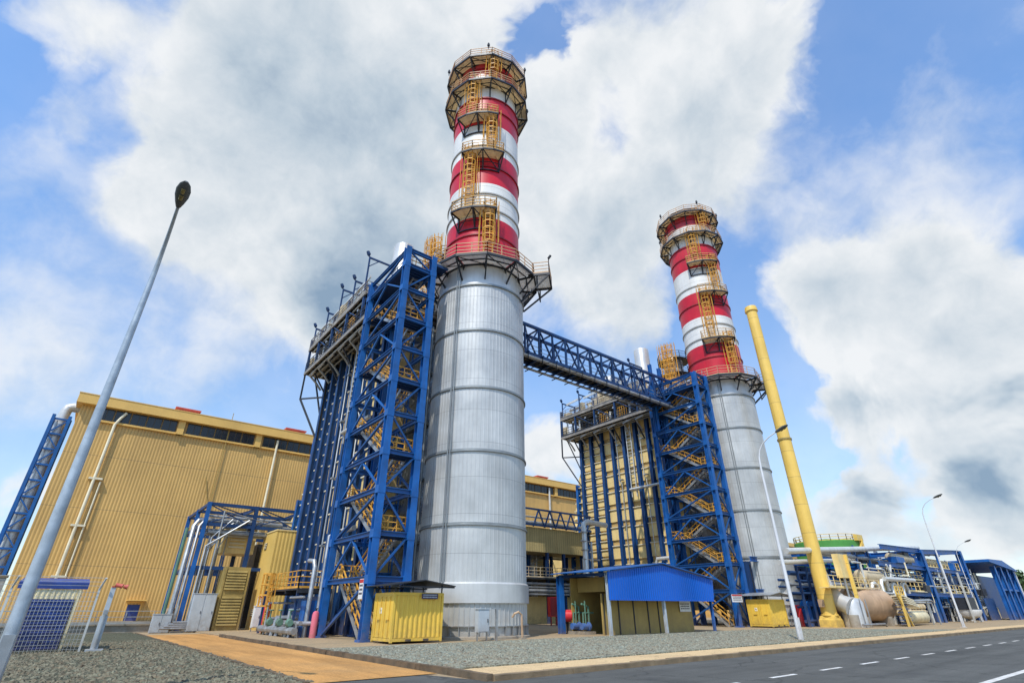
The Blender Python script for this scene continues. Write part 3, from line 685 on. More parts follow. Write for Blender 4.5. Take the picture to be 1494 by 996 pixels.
# large dark-blue downcomer bundle beside the nearer tower
def unit2(o, label): return dup(o, (DX, 0, 0), label)
unit2(STACK, 'smaller looking exhaust stack, red and white bands over silver, beside the plain yellow vent pipe')
unit2(TOWER, 'farther blue steel stair tower with orange handrails, between the yellow boiler wall and farther stack')
unit2(BOILER, 'farther boiler block with broad yellow ledged wall and blue columns, above the blue canopy')

# ------------------------------------------------------------------ link bridge
def make_bridge():
    x0, x1, yc, z0, z1, hw = 28.6, 56.4, 37.2, 25.5, 28.9, .95
    t = thing('link_bridge', 'blue truss footbridge high between the two stacks', 'bridge', (x0, yc, z0)); n = 14; d = (x1-x0)/n
    for y in (yc-hw, yc+hw):
        b = B(); b.bar((x0, y, z1), (x1, y, z1), .26, .3); b.bar((x0, y, z0), (x1, y, z0), .28, .36)
        for k in range(n+1): b.bar((x0+k*d, y, z0), (x0+k*d, y, z1), .17)
        for k in range(n):
            p, q = (z0, z1) if k % 2 else (z1, z0); b.bar((x0+k*d, y, p), (x0+(k+1)*d, y, q), .15)
        build(b, 'side_truss', 'navy', t)
    b = B()
    for k in range(n+1): b.bar((x0+k*d, yc-hw, z1), (x0+k*d, yc+hw, z1), .14); b.bar((x0+k*d, yc-hw-.7, z0-.2), (x0+k*d, yc+hw+.7, z0-.2), .16, .24)
    for k in range(n): b.bar((x0+k*d, yc-hw, z1), (x0+(k+1)*d, yc+hw, z1), .1)
    builds(b, 'cross_beam', 'navy', t)
    b = B(); b.box(x0, yc-hw+.1, z0+.02, x1, yc+hw-.1, z0+.08)
    for y in (-.6, -.2, .2, .6): b.bar((x0, yc+y, z0-.06), (x1, yc+y, z0-.06), .06, .12)
    build(b, 'deck', 'dark', t)
    b = B()
    for y, r in ((-1.3, .16), (-1.0, .1), (1.2, .14)): b.tube([(x0, yc+y, z0-.5), (x1, yc+y, z0-.5)], r, 8)
    build(b, 'pipes', 'galv', t)
    b = B()
    for k in range(n+1): b.bar((x0+k*d, yc-1.5, z0-.8), (x0+k*d, yc+1.5, z0-.8), .08); b.bar((x0+k*d, yc-1.45, z0-.8), (x0+k*d, yc-1.45, z0-.1), .07)
    for k in range(2, 5): b.bar((x0+k*d, yc-2.6, z0-1.2), (x0+k*d, yc, z0-.8), .06); b.bar((x0+k*d, yc-2.6, z0-1.2), (x0+(k+1)*d, yc-2.6, z0-1.2), .05)
    builds(b, 'pipe_hanger', 'dark', t)
    b = B(); b.rail([(x0, yc-hw+.12, z0+.08), (x1, yc-hw+.12, z0+.08)], 1.1, 2, False, .05); build(b, 'railing', 'galv', t)
    for x in (54.2, 56.2):
        b = B(); b.ibeam((x, yc+.6, 22), (x, yc+.6, 31.5), .4, .4, .06, (0, 1, 0)); build(b, 'end_post', 'blue', t)
make_bridge()

# ------------------------------------------------------------------ turbine hall
def make_hall():
    Y = 82; x0, x1, zt = -5.0, 100, 26.2
    t = thing('turbine_hall', 'long yellow turbine hall with a black window strip under the eave, behind the whole plant', 'building', (x0, Y, 0))
    b = B(); b.box(x0, Y, .6, x1, Y+36, zt-1.2); build(b, 'wall', 'hall', t)
    b = B(); b.box(x0-.1, Y-.12, 0, x1+.1, Y+36, .6); build(b, 'plinth', 'concrete', t)
    b = B(); b.box(x0-.6, Y-.9, zt-1.2, x1+.6, Y+36.8, zt); b.box(x0-.65, Y-.95, zt, x1+.65, Y+36.9, zt+.1); build(b, 'roof', 'hall_plain', t)
    xw = x0+1.9; gi = 0
    while xw+10 < x1:
        for q in range(5):
            wa = xw+q*1.78
            b = B(); b.box(wa, Y-.1, 23.35, wa+1.7, Y+.02, 24.95); w = build(b, 'window', 'frame', t)
            g = B(); g.box(wa+.08, Y-.13, 23.43, wa+.82, Y-.09, 24.87); g.box(wa+.9, Y-.13, 23.43, wa+1.62, Y-.09, 24.87); build(g, 'pane', 'glass', w)
        b = B(); b.box(xw+8.95, Y-.5, 23.1, xw+9.75, Y-.002, zt-1.2); build(b, 'pier', 'hall_plain', t)
        xw += 10.1; gi += 1
    b = B(); b.box(x0+1.6, Y-.35, 23.1, x1-.5, Y-.003, 23.34); build(b, 'sill', 'hall_plain', t)
    for x in (6.6, 21.8, 74.5):
        b = B(); b.box(x-1.4, Y+1, zt+.1, x+1.4, Y+4, zt+.9); b.box(x-1.6, Y+.9, zt+.9, x+1.6, Y+4.1, zt+1.1)
        for q in range(8): b.box(x-1.3+q*.36, Y+.95, zt+.15, x-1.18+q*.36, Y+.99, zt+.85)
        build(b, 'roof_vent', 'redroof', t)
    b = B(); b.tube([(-.2, Y-.5, 24.7), (-.6, Y-.45, 24), (-1.0, Y-.4, 23), (-1.1, Y-.4, .3)], .17, 10)
    for z in (5, 10.5, 16): b.box(-1.6, Y-.55, z, -.2, Y-.01, z+.22)
    b.tube([(-.3, Y-.35, 15.8), (-.3, Y-.35, 5)], .1, 6); build(b, 'downpipe', 'casing_lip', t)
    b = B(); b.tube([(19.1, Y-.4, 24.6), (19.1, Y-.4, .3)], .16, 10); build(b, 'downpipe', 'casing_lip', t)
    b = B(); b.tube([(75, Y-.4, 24.6), (75, Y-.4, 10)], .2, 10); build(b, 'downpipe', 'wpipe', t)
    b = B(); b.bar((12.2, Y-.3, zt+.1), (12.2, Y-.3, zt+1.3), .08); b.tube([(12.2, Y-.25, 24.9), (12.2, Y-.25, 14.2)], .06, 6); b.tube([(12.0, Y-.2, 14.2), (10.9, Y-.2, 18)], .05, 6); build(b, 'mast_and_shadow', 'khaki', t)  # tubes below the rod draw a mast's branched shadow on the wall
    b = B(); b.box(6.5, Y-.06, .15, 7.75, Y+.02, 2.3); d = build(b, 'door', 'shutter', t)
    b = B(); b.box(6.3, Y-.05, .15, 6.48, Y-.005, 2.45); b.box(7.77, Y-.05, .15, 7.95, Y-.005, 2.45); b.box(6.3, Y-.06, 2.46, 7.95, Y-.004, 2.6); b.box(6.2, Y-.9, 2.7, 8.2, Y-.003, 2.82); build(b, 'frame', 'hall_plain', d)
    b = B(); b.bar((6.7, Y-.12, 1.1), (6.7, Y-.12, 1.4), .05); build(b, 'handle', 'galv', d)
make_hall()
# low wall and walkway in front of the hall
b = B(); b.rail([(-20, 60.0, .66), (9, 60.0, .66)], 1.0, 2, False, .045); tag(build(b, 'wall_railing', 'wire'), 'thin grey handrail along the low concrete wall before the hall door', 'railing')
o = B(); o.box(-40, 60.2, 0, 11, 60.5, .55); o.box(-40, 60.1, .55, 11, 60.6, .66); tag(build(o, 'low_wall', 'concrete'), 'low concrete kerb wall along the yard below the hall door', 'wall')
# blue lattice exhaust tower left of the hall
t = thing('lattice_duct_tower', 'tall blue lattice tower around a silver duct at the left end of the hall', 'tower', (-7.4, 84.5, 0))
xa, xb, ya, yb = -7.3, -5.7, 83.6, 85.4
for x, y in ((xa, ya), (xb, ya), (xa, yb), (xb, yb)):
    b = B(); b.ibeam((x, y, 0), (x, y, 23.6), .34, .36, .06, (0, 1, 0)); build(b, 'column', 'blue', t)
b = B()
for k in range(13):
    z = 1.9*k+.3
    for p, q in (((xa, ya), (xb, ya)), ((xa, ya), (xa, yb)), ((xb, ya), (xb, yb)), ((xa, yb), (xb, yb))):
        b.bar((*p, z), (*q, z), .2)
        if k < 12: b.bar((*(p if k % 2 else q), z), (*(q if k % 2 else p), z+1.9), .14)
build(b, 'lattice', 'blue', t)
b = B(); b.tube([(-6.5, 84.5, 0), (-6.5, 84.5, 23.6), (-6.45, 84.6, 24.4), (-6.3, 84.6, 24.9), (-5.9, 84.6, 25.1), (-5.02, 84.6, 25.1)], .6, 18); build(b, 'duct', 'clad2', t)

# ------------------------------------------------------------------ turbine intake frame and rooms
def make_intake():
    t = thing('intake_frame', 'dark blue open steel pipe frame with a louvred intake inside, in front of the hall', 'steel frame', (8.7, 58, 0))
    xs = (8.7, 13.0, 17.4, 21.5); ys = (58, 63.5, 69); H = 11.0
    for x in xs:
        for y in ys:
            b = B(); b.ibeam((x, y, 0), (x, y, H), .34, .34, .05, (0, 1, 0)); build(b, 'column', 'blue' if x == xs[0] or y == ys[0] and x == xs[2] else 'navy', t)
    b = B()
    for z in (H-.15, 9.0, 5.2):
        for y in ys: b.bar((xs[0], y, z), (xs[-1], y, z), .22, .3)
        for x in xs: b.bar((x, ys[0], z), (x, ys[-1], z), .22, .3)
    for q in range(3):
        b.bar((xs[q], ys[0], 9), (xs[q+1], ys[0], H-.2), .1); b.bar((xs[q+1], ys[0], 9), (xs[q], ys[0], H-.2), .1); b.bar((xs[q], ys[0], H-.1), (xs[q+1], ys[1], H-.1), .1)
    build(b, 'beams', 'navy', t)
    b = B()
    for x, m in ((7.9, .2), (8.35, .14)): b.tube([(x, 58.3, .3), (x, 58.3, 8.8), (x+.3, 58.5, 9.3), (x+1.2, 59, 9.5), (16, 59, 9.5)], m, 10)
    builds(b, 'riser_pipe', 'galv', t)
    b = B(); b.tube([(7.45, 58.6, .3), (7.45, 58.6, 8.6)], .14, 8); build(b, 'riser_pipe', 'valve', t)
    b = B(); rr = random.Random(4)
    for k in range(16):
        x = rr.uniform(9, 11.4); y = rr.uniform(57.7, 60); b.tube([(x, y, .2), (x, y, rr.uniform(6, 10.6)), (x+rr.uniform(1, 4), y, 9.6)], rr.uniform(.05, .11), 6)
    builds(b, 'conduit_pipe', 'galv', t)
    b = B()
    for z in (9.9, 9.3, 8.6, 8.2): b.tube([(9, 58.2+z*.1, z), (20, 58.2+z*.1, z)], .13, 8)
    builds(b, 'header_pipe', 'galv', t)
    b = B(); b.box(9.2, 58.2, 8.25, 17, 59.4, 8.32); b.rail([(9.2, 58.15, 8.32), (17, 58.15, 8.32)], 1.0, 1.2, False, .05); build(b, 'walkway', 'galv', t)
    b = B(); b.box(11.2, 56.9, .1, 13.4, 59.0, 5.3); lo = build(b, 'louvre_tower', 'olive', t)
    b = B()
    for k in range(19):
        z = .5+k*.24
        if k in (10, 11): continue
        b.prism([(11.45, 56.9, z), (11.45, 56.76, z), (11.45, 56.82, z+.17), (11.45, 56.9, z+.17)], (1.7, 0, 0))
    b.box(11.2, 56.82, .1, 11.36, 56.898, 5.3); b.box(13.24, 56.82, .1, 13.4, 56.898, 5.3)
    build(b, 'louvres', 'olive', lo)
    b = B(); b.box(11.0, 60, 6.7, 14.0, 63, 9.2); up = build(b, 'filter_box', 'casing', t)
    b = B()
    for k in range(5): b.box(11.6, 59.85, 7.2+k*.34, 13.0, 59.998, 7.36+k*.34)
    build(b, 'louvres', 'casing_lip', up)
    b = B(); b.box(15, 63, 0, 21, 69, 8); build(b, 'enclosure', 'dark', t)
    return t
INTAKE = make_intake()
def make_room():
    t = thing('tall_room', 'tall narrow yellow cladded room between the pipe frame and the nearer boiler', 'building', (14.5, 55.5, 0))
    x0, y0, x1, y1, H = 14.5, 54.6, 19.5, 59, 8.5
    b = B(); b.box(x0, y0, .1, x1, y1, H); build(b, 'wall', 'room', t)
    b = B(); b.box(x0-.06, y0-.06, H, x1+.06, y1+.06, H+.12); build(b, 'roof', 'casing', t)
    for z in (1.2, 7.0):
        b = B(); b.box(x0-.04, 57.2, z, x0+.02, 57.9, z+.6); v = build(b, 'vent', 'dark', t)
        g = B()
        for q in range(4): g.box(x0-.1, 57.2, z+.06+q*.15, x0-.041, 57.9, z+.12+q*.15)
        build(g, 'louvres', 'casing_lip', v)
    return t
make_room()
unit2(INTAKE, 'second open steel pipe frame seen in the gap between the nearer stack and farther boiler')

# mid-gap duct support between stack and farther boiler
t = thing('bypass_duct', 'beige box duct on dark legs with a railed deck, seen right of the nearer stack', 'duct', (53, 55, 0))
b = B(); b.box(44, 54, 8.4, 56.4, 58.5, 11.4); build(b, 'duct', 'beige', t)
b = B()
for x in (45, 49, 52, 56.2):
    b.ibeam((x, 54.2, .1), (x, 54.2, 8.4), .35, .35, .05, (0, 1, 0)); b.ibeam((x, 58, .1), (x, 58, 8.4), .35, .35, .05, (0, 1, 0))
builds(b, 'leg', 'navy', t)
b = B(); b.box(44, 53.2, 5.1, 56.6, 58.6, 5.3); dk = build(b, 'deck', 'dark', t)
b = B(); b.rail([(44, 53.25, 5.3), (56.6, 53.25, 5.3)], 1.2, 1.0, False, .06, (1, .66, .33)); build(b, 'railing', 'tan', dk)
b = B()
for z, r in ((4.6, .16), (4.2, .12), (3.8, .2), (3.4, .12), (11.9, .2), (12.6, .12)): b.tube([(43, 53.6, z), (57, 53.6, z)], r, 8)
build(b, 'pipes', 'galv', t)
b = B()
for x in (46, 48, 50, 52, 54, 56): b.bar((x, 53.4, 11.4), (x+1, 53.4, 13.6), .16); b.bar((x+2, 53.4, 11.4), (x+1, 53.4, 13.6), .16)
b.bar((44, 53.4, 13.6), (57, 53.4, 13.6), .22); b.bar((44, 53.4, 11.6), (57, 53.4, 11.6), .22)
build(b, 'top_truss', 'navy', t)
b = B(); b.box(44.5, 56, .1, 56, 58, 3.2); build(b, 'machine_room', 'casing', t)
t = thing('fire_hose_cabinet', 'dark red cabinet on posts in the shade right of the nearer stack', 'cabinet', (44.3, 48, .1))
b = B(); b.box(43.6, 48, 1.0, 44.9, 48.4, 3.0); bx = build(b, 'box', 'redpaint', t)
b = B(); b.box(43.7, 47.96, 1.1, 44.8, 47.998, 2.9); b.bar((44.65, 47.94, 1.8), (44.65, 47.94, 2.2), .05); build(b, 'door', 'redflange', bx)
b = B(); b.bar((45.4, 48.3, .1), (45.4, 48.3, 4.4), .5); b.bar((43.9, 48.2, .1), (43.9, 48.2, 1), .12); b.bar((44.7, 48.2, .1), (44.7, 48.2, 1), .12); build(b, 'post', 'redflange', t)
# grey pipe column there
t = thing('pipe_column', 'tall grey vertical pipe with elbows beside the left edge of the farther boiler', 'pipe', (47.8, 46, .1))
b = B(); b.tube([(47.8, 46, .1), (47.8, 46, 10.4), (48, 46.2, 11), (48.8, 46.4, 11.4), (53, 47, 11.4)], .32, 12); build(b, 'pipe', 'wpipe', t)
b = B()
for z in (2, 5, 8, 10): b.lathe(47.8, 46, [(.33, z), (.48, z), (.48, z+.12), (.33, z+.12)], 16, False)
build(b, 'flange', 'galv', t)
b = B(); b.tube([(48.7, 45.8, .1), (48.7, 45.8, 9), (47, 45.8, 9)], .14, 8); b.tube([(47.1, 45.8, .1), (47.1, 45.8, 7), (50, 45.8, 7)], .1, 8); build(b, 'branch_pipe', 'galv', t)

# ------------------------------------------------------------------ containers
def make_container():
    x0, y0, x1, y1, z0, z1 = 14.4, 28.6, 17.6, 31.0, .22, 2.58
    t = thing('equipment_container', 'yellow corrugated container under a dark pitched canopy at the foot of the nearer stack', 'container', (x0, y0, 0))
    b = B(); b.corr((x0+.12, y0+.06, z0+.16), (1, 0, 0), x1-x0-.24, (0, 0, 1), z1-z0-.3, (0, -1, 0), .28, .055); b.box(x0+.1, y0+.07, z0+.1, x1-.1, y1-.07, z1-.1)
    b.corr((x1-.06, y0+.12, z0+.16), (0, 1, 0), y1-y0-.24, (0, 0, 1), z1-z0-.3, (1, 0, 0), .28, .05); build(b, 'wall', 'cont', t)
    b = B()
    for x in (x0+.06, x1-.06):
        for y in (y0+.06, y1-.06): b.cbox(x, y, z0-.06, .13, .13, z1-z0+.06)
    for z in (z0+.07, z1-.06):
        for y in (y0+.05, y1-.05): b.bar((x0+.12, y, z), (x1-.12, y, z), .1, .15)
        for x in (x0+.05, x1-.05): b.bar((x, y0+.12, z), (x, y1-.12, z), .1, .15)
    b.box(x0+.02, y0+.02, z1, x1-.02, y1-.02, z1+.02); build(b, 'frame', 'cont', t)
    b = B()
    for k in range(2): b.box(x0+.9+k*1.1, y0-.004, z0+.0, x0+1.25+k*1.1, y0+.1, z0+.1)
    builds(b, 'fork_pocket', 'dark', t)
    for k in range(2):
        ya = y0+.14+k*1.07; b = B(); b.box(x0+.01, ya, z0+.16, x0+.09, ya+1.05, z1-.14); d = build(b, 'door', 'cont', t)
        b = B()
        for q in (.25, .8): b.bar((x0-.03, ya+q, z0+.2), (x0-.03, ya+q, z1-.18), .035)
        b.bar((x0-.05, ya+.2, z0+1.05), (x0-.05, ya+.6, z0+1.05), .05); build(b, 'lock_bar', 'cont', d)
    b = B(); b.box(x0-.012, y0+1.35, 1.55, x0+.006, y0+1.6, 1.85); sg = build(b, 'hazard_label', 'sign', t)
    b = B(); b.box(x0-.02, y0+1.4, 1.66, x0-.0125, y0+1.55, 1.74); build(b, 'print', 'ink', sg)
    b = B(); xm = (x0+x1)/2; a = .45
    for s_ in (-1, 1):
        e = x0-a if s_ < 0 else x1+a
        b.prism([(e, y0-.55, z1+.34), (xm, y0-.55, z1+.62), (xm, y0-.55, z1+.67), (e, y0-.55, z1+.39)], (0, y1-y0+1.1, 0))
    rf = build(b, 'canopy', 'dark', t)
    b = B()
    for x in (x0+.1, x1-.1):
        for y in (y0+.1, y1-.1): b.bar((x, y, z1), (x, y, z1+.42), .06)
    for y in (y0-.4, y1+.4): b.bar((x0-a, y, z1+.3), (x1+a, y, z1+.3), .07)
    build(b, 'support', 'dark', rf)
    return t
C1 = make_container()
C2 = dup(C1, (41.0, 0, 0), 'yellow corrugated container under a pale thin canopy at the foot of the farther stack')
for o_ in KIDS(C2):
    if o_.name.startswith('canopy'): o_.data = o_.data.copy(); o_.data.materials[0] = Mt['galv']
t = thing('name_board', 'dark plum board with pale lettering under the canopy of the nearer container', 'sign', (16.6, 28.4, 2.3))
b = B(); b.box(16.1, 28.5, 2.28, 17.15, 28.545, 2.56); bd = build(b, 'board', 'plum', t)
b = B(); rr = random.Random(5)
for z in (2.34, 2.45):
    x = 16.17
    while x < 17.05: w = rr.uniform(.03, .07); b.box(x, 28.492, z, x+w, 28.498, z+.055); x += w+.025
build(b, 'lettering', 'grey', bd)
# cabinet on the stack skirt
def cabinet(name, label, x0, y0, z0, x1, y1, z1, m='grey', legs=0, doors=1):
    t = thing(name, label, 'cabinet', ((x0+x1)/2, (y0+y1)/2, z0-legs))
    b = B(); b.box(x0, y0, z0, x1, y1, z1); b.box(x0-.04, y0-.06, z1, x1+.04, y1+.02, z1+.05); bd = build(b, 'body', m, t)
    for k in range(doors):
        xa = x0+(x1-x0)*k/doors+.04; xb = x0+(x1-x0)*(k+1)/doors-.04
        b = B(); b.box(xa, y0-.03, z0+.05, xb, y0-.002, z1-.06); d = build(b, 'door', m, t)
        b = B(); b.bar((xb-.1, y0-.05, (z0+z1)/2-.1), (xb-.1, y0-.05, (z0+z1)/2+.1), .04); build(b, 'handle', 'dark', d)
    if legs:
        b = B()
        for x in (x0+.06, x1-.06): b.bar((x, (y0+y1)/2, z0-legs), (x, (y0+y1)/2, z0), .07)
        builds(b, 'leg', 'galv', t)
    return t
cabinet('junction_box', 'pale grey electrical cabinet on legs against the base of the nearer stack', 19.7, 28.0, .55, 20.5, 28.35, 1.75, 'grey', .45)
t = thing('marker_post', 'thin grey post with a short cross head beside the stack cabinet', 'post', (20.95, 27.9, .1))
b = B(); b.bar((20.95, 27.9, .1), (20.95, 27.9, 1.75), .12); build(b, 'post', 'galv', t)
b = B(); b.box(20.7, 27.85, 1.75, 21.2, 27.95, 1.83); b.bar((20.95, 27.83, 1.3), (20.95, 27.83, 1.6), .1, .04); build(b, 'head', 'galv', t)
b = B()
t = thing('pipe_stand', 'small rust-stained pipe bend standing against the right side of the nearer stack base', 'pipe', (23.1, 28.3, .1))
b.tube([(22.7, 28.55, 1.3), (22.75, 28.4, 1.5), (23.0, 28.3, 1.6), (23.25, 28.3, 1.45), (23.3, 28.3, .1)], .07, 8); build(b, 'pipe', 'brown', t)
b = B(); b.box(23.1, 28.15, .1, 23.5, 28.45, .2); build(b, 'foot', 'concrete', t)

# ------------------------------------------------------------------ signs on the towers
def sign(label, c, w, h, axis, z, lines=3, band=True):
    t = thing('sign_board', label, 'sign', (c[0], c[1], z))
    b = B(); q = B(); r_ = B()
    def bx(m, u0, u1, z0, z1, off0, off1):
        if axis == 'x': m.box(c[0]+u0, c[1]-off1, z0, c[0]+u1, c[1]-off0, z1)
        else: m.box(c[0]-off1, c[1]+u0, z0, c[0]-off0, c[1]+u1, z1)
    bx(b, -w/2, w/2, z, z+h, 0, .04); bd = build(b, 'board', 'sign', t)
    rr = random.Random(len(label))
    for k in range(lines):
        u = -w*.42; zz = z+h*(.62-.2*k)
        while u < w*.36: e = rr.uniform(.05, .11)*w; bx(q, u, min(u+e, w*.42), zz, zz+h*.1, .042, .046); u += e+.03*w
    build(q, 'lettering', 'ink', bd)
    if band: bx(r_, -w/2, w/2, z+h*.8, z+h*.97, .042, .047); build(r_, 'header', 'inkred', bd)
    return t
sign('white safety sign on the front column of the nearer stair tower', (14.05, 32.3), .55, 1.1, 'y', 2.3)
sign('white safety sign with red header at the foot of the farther stair tower', (53.8, 31.0), 1.9, .7, 'x', 2.35)
sign('pale notice on the khaki wall under the right end of the blue canopy', (41.0, 28.43), 1.5, .85, 'x', 1.55, 3, False)
sign('small white and red sign on the yellow room beside the red cylinder', (14.0, 52.9), .9, .8, 'x', 2.0, 2)

# ------------------------------------------------------------------ pump shelter
t = thing('pump_shelter', 'open-sided shelter with bright blue corrugated awning and khaki wall', 'shelter', (36.6, 28, 0))
x0, x1, xm, y0, y1 = 30.2, 43.2, 36.6, 27.0, 32.3
b = B()
P = [(x0, 2.36), (x1, 2.36), (x1+.3, 3.95), (xm, 4.85), (x0, 4.15)]
b.prism([(x, y0, z) for x, z in P], (0, .05, 0)); aw = build(b, 'awning', 'awning', t)
b = B()
k = 0; xr = x0+.12
while xr < x1: 
    zt = 4.15+(4.85-4.15)*(xr-x0)/(xm-x0) if xr < xm else 4.85-(4.85-3.95)*(xr-xm)/(x1+.3-xm)
    b.box(xr, y0-.035, 2.38, xr+.07, y0-.002, zt-.03); xr += .26
b.box(x0, y0-.05, 2.3, x1, y0+.06, 2.36); build(b, 'ribs', 'awning', aw)
b = B(); b.prism([(x0-.4, y0-.2, 4.16), (xm, y0-.2, 4.92), (xm, y0-.2, 5.0), (x0-.4, y0-.2, 4.22)], (0, y1-y0+.6, 0)); b.prism([(xm, y0-.2, 4.92), (x1+.5, y0-.2, 3.96), (x1+.5, y0-.2, 4.03), (xm, y0-.2, 5.0)], (0, y1-y0+.6, 0)); build(b, 'roof', 'blue', t)
for x, y, m in ((x0+.15, y0+.25, 'grey'), (x0+.1, y1-.2, 'blue'), (36.6, y0+.25, 'grey'), (x1-.1, y0+.3, 'blue'), (x1-.1, y1-.2, 'blue'), (36.6, y1-.2, 'blue')):
    b = B(); w = .42 if (x, y) == (x0+.1, y1-.2) else .2; b.ibeam((x, y, .1), (x, y, 4.05), w, w, .05, (0, 1, 0)); build(b, 'post', m, t)
b = B(); b.box(x0+.1, y0+.2, 3.9, x0+.22, y1, 4.1); b.box(x0, y1-.3, 3.9, x1, y1-.1, 4.1); build(b, 'beam', 'navy', t)
b = B(); b.box(31.0, 28.5, .1, 42.0, 28.62, 2.75); b.box(41.88, 28.63, .1, 42.0, 33, 2.75); b.box(31.0, 31.6, .1, 41.87, 31.72, 3.9); b.box(31.6, 28.7, 2.9, 31.72, 31.5, 3.9); w = build(b, 'wall', 'khaki', t)
b = B()
for x in (31.1, 32.7, 34.4, 36.1, 37.4): b.box(x, 28.44, .1, x+.09, 28.498, 2.75)
builds(b, 'joint', 'dark', w)
# pumps in the open bay
for i, (x, y, lab, m) in enumerate(((30.9, 30.2, 'green dosing pump nearest the open left end of the blue shelter', 'valve'), (31.0, 31.3, 'green dosing pump behind the first one in the open shelter bay', 'valve'))):
    t = thing('dosing_pump', lab, 'pump', (x, y, .1), None)
    b = B(); b.box(x-.5, y-.35, .1, x+.7, y+.35, .3); build(b, 'base', 'concrete', t)
    b = B(); b.tube([(x-.4, y, .62), (x+.2, y, .62)], .22, 12); b.tube([(x+.2, y, .62), (x+.35, y, .62), (x+.6, y, .62)], [.28, .3, .12], 12); build(b, 'motor', 'blue2', t)
    b = B(); b.tube([(x+.4, y, .6), (x+.4, y, 1.9), (x-.3, y, 2.1)], .08, 8); b.tube([(x-.2, y, .6), (x-.2, y, 1.5), (x+.9, y, 1.5)], .06, 8); b.tube([(x-.05, y-.1, .6), (x-.05, y-.1, 2.3)], .05, 8); build(b, 'pipework', m, t)
t = thing('red_drum', 'round red drum hanging in the open left bay of the blue shelter', 'drum', (31.0, 32.2, .1))
b = B(); b.tube([(30.8, 32.3, 1.3), (30.85, 32.2, 1.3), (31.2, 31.9, 1.3), (31.25, 31.85, 1.3)], [.3, .42, .42, .3], 16); build(b, 'body', 'redpaint', t)
b = B(); b.bar((31, 32.2, .1), (31, 32.2, 1), .12); b.box(30.7, 31.9, .1, 31.3, 32.4, .18); build(b, 'stand', 'dark', t)

# ------------------------------------------------------------------ yellow vent stack
t = thing('vent_pipe', 'tall plain yellow vent pipe right of the farther stack', 'chimney', (62.0, 25.9, 0))
vx, vy = 62.0, 25.9
b = B(); b.lathe(vx, vy, [(.73, 1.1), (.71, 19.4)], 32, False); build(b, 'lower_pipe', 'flare', t)
b = B(); b.lathe(vx, vy, [(.68, 19.6), (.66, 37.2)], 32, False); build(b, 'upper_pipe', 'flare', t)
b = B(); b.lathe(vx, vy, [(.70, 19.4), (.80, 19.4), (.80, 19.6), (.67, 19.6)], 32, False); build(b, 'flange', 'flangey', t) if 'flangey' in Mt else build(b, 'flange', 'olive', t)
b = B(); b.lathe(vx, vy, [(.66, 37.15), (.80, 37.2), (.80, 37.45), (.72, 37.9), (.55, 37.9), (.55, 36)], 32, False); build(b, 'cap', 'flare', t)
b = B(); b.lathe(vx, vy, [(1.18, .1), (1.18, .75), (1.1, .8), (.98, 1.1)], 4, True, R(45)); b.lathe(vx, vy, [(.74, 1.05), (.82, 1.1), (.82, 1.22), (.73, 1.25)], 32, False); build(b, 'base', 'flare', t, smooth=False)
b = B(); b.box(vx-1.0, vy-.1, 1.9, vx-.78, vy+.4, 2.6); build(b, 'junction_box', 'brown', t)

# ------------------------------------------------------------------ street lamps
def make_lamp(x, y, label, m, H=10.6, scale=1):
    t = thing('street_lamp', label, 'street lamp', (x, y, 0), 'street lamps along the road')
    b = B(); b.tube([(x, y, .12), (x, y, 3), (x, y, H-.6), (x, y-.05, H), (x, y-.2, H+.45), (x, y-.5, H+.85), (x, y-.95, H+1.15), (x, y-1.6, H+1.42)], [q*scale for q in (.14, .125, .075, .065, .055, .05, .045, .04)], 12); p = build(b, 'pole', m, t)
    b = B(); b.cbox(x, y, .0, .5, .5, .13); b.box(x-.1, y-.165, .10, x+.1, y-.10, 1.3); build(b, 'base_plate', 'galv' if m == 'pole' else 'polew', p)
    # tapered cobra head
    b = B(); d = Vector((0, -1, .32)).normalized(); c = Vector((x, y-1.5, H+1.38)); u = Vector((0, .32, 1)).normalized(); sx = Vector((1, 0, 0))
    rings = []
    for f, w, h in ((0, .06, .06), (.15, .11, .09), (.4, .17, .11), (.62, .18, .10), (.82, .13, .07), (.92, .05, .03)):
        rings.append([c+d*f+sx*(w*math.cos(a))+u*(h*math.sin(a)) for a in [2*PI*k/12 for k in range(12)]])
    vs = [v for r_ in rings for v in r_]; fs = [(i*12+k, i*12+(k+1) % 12, (i+1)*12+(k+1) % 12, (i+1)*12+k) for i in range(5) for k in range(12)]+[tuple(range(60, 72))]
    b.add(vs, fs); b.smooth = True; hd = build(b, 'lamp_head', 'lamp', t)
    b = B()
    for f, w in ((.42, .08), (.64, .07)): b.tube([c+d*(f-.07)-u*.105, c+d*(f+.07)-u*.10], w*.7, 8)
    build(b, 'lens', 'lens', hd)
    return t
make_lamp(-.6, 16.0, 'tall galvanised street lamp in the left foreground, its head seen from below', 'pole', 10.5)
make_lamp(33.9, 16.1, 'slim white street lamp standing on the verge in front of the yellow vent pipe', 'polew', 10.7, .85)
make_lamp(71.2, 17.4, 'white street lamp further right, in front of the blue pipe rack', 'polew', 11, .72)
make_lamp(104.0, 23.0, 'farthest and smallest white street lamp, close against the front of the pipe rack', 'polew', 9.2, .5)

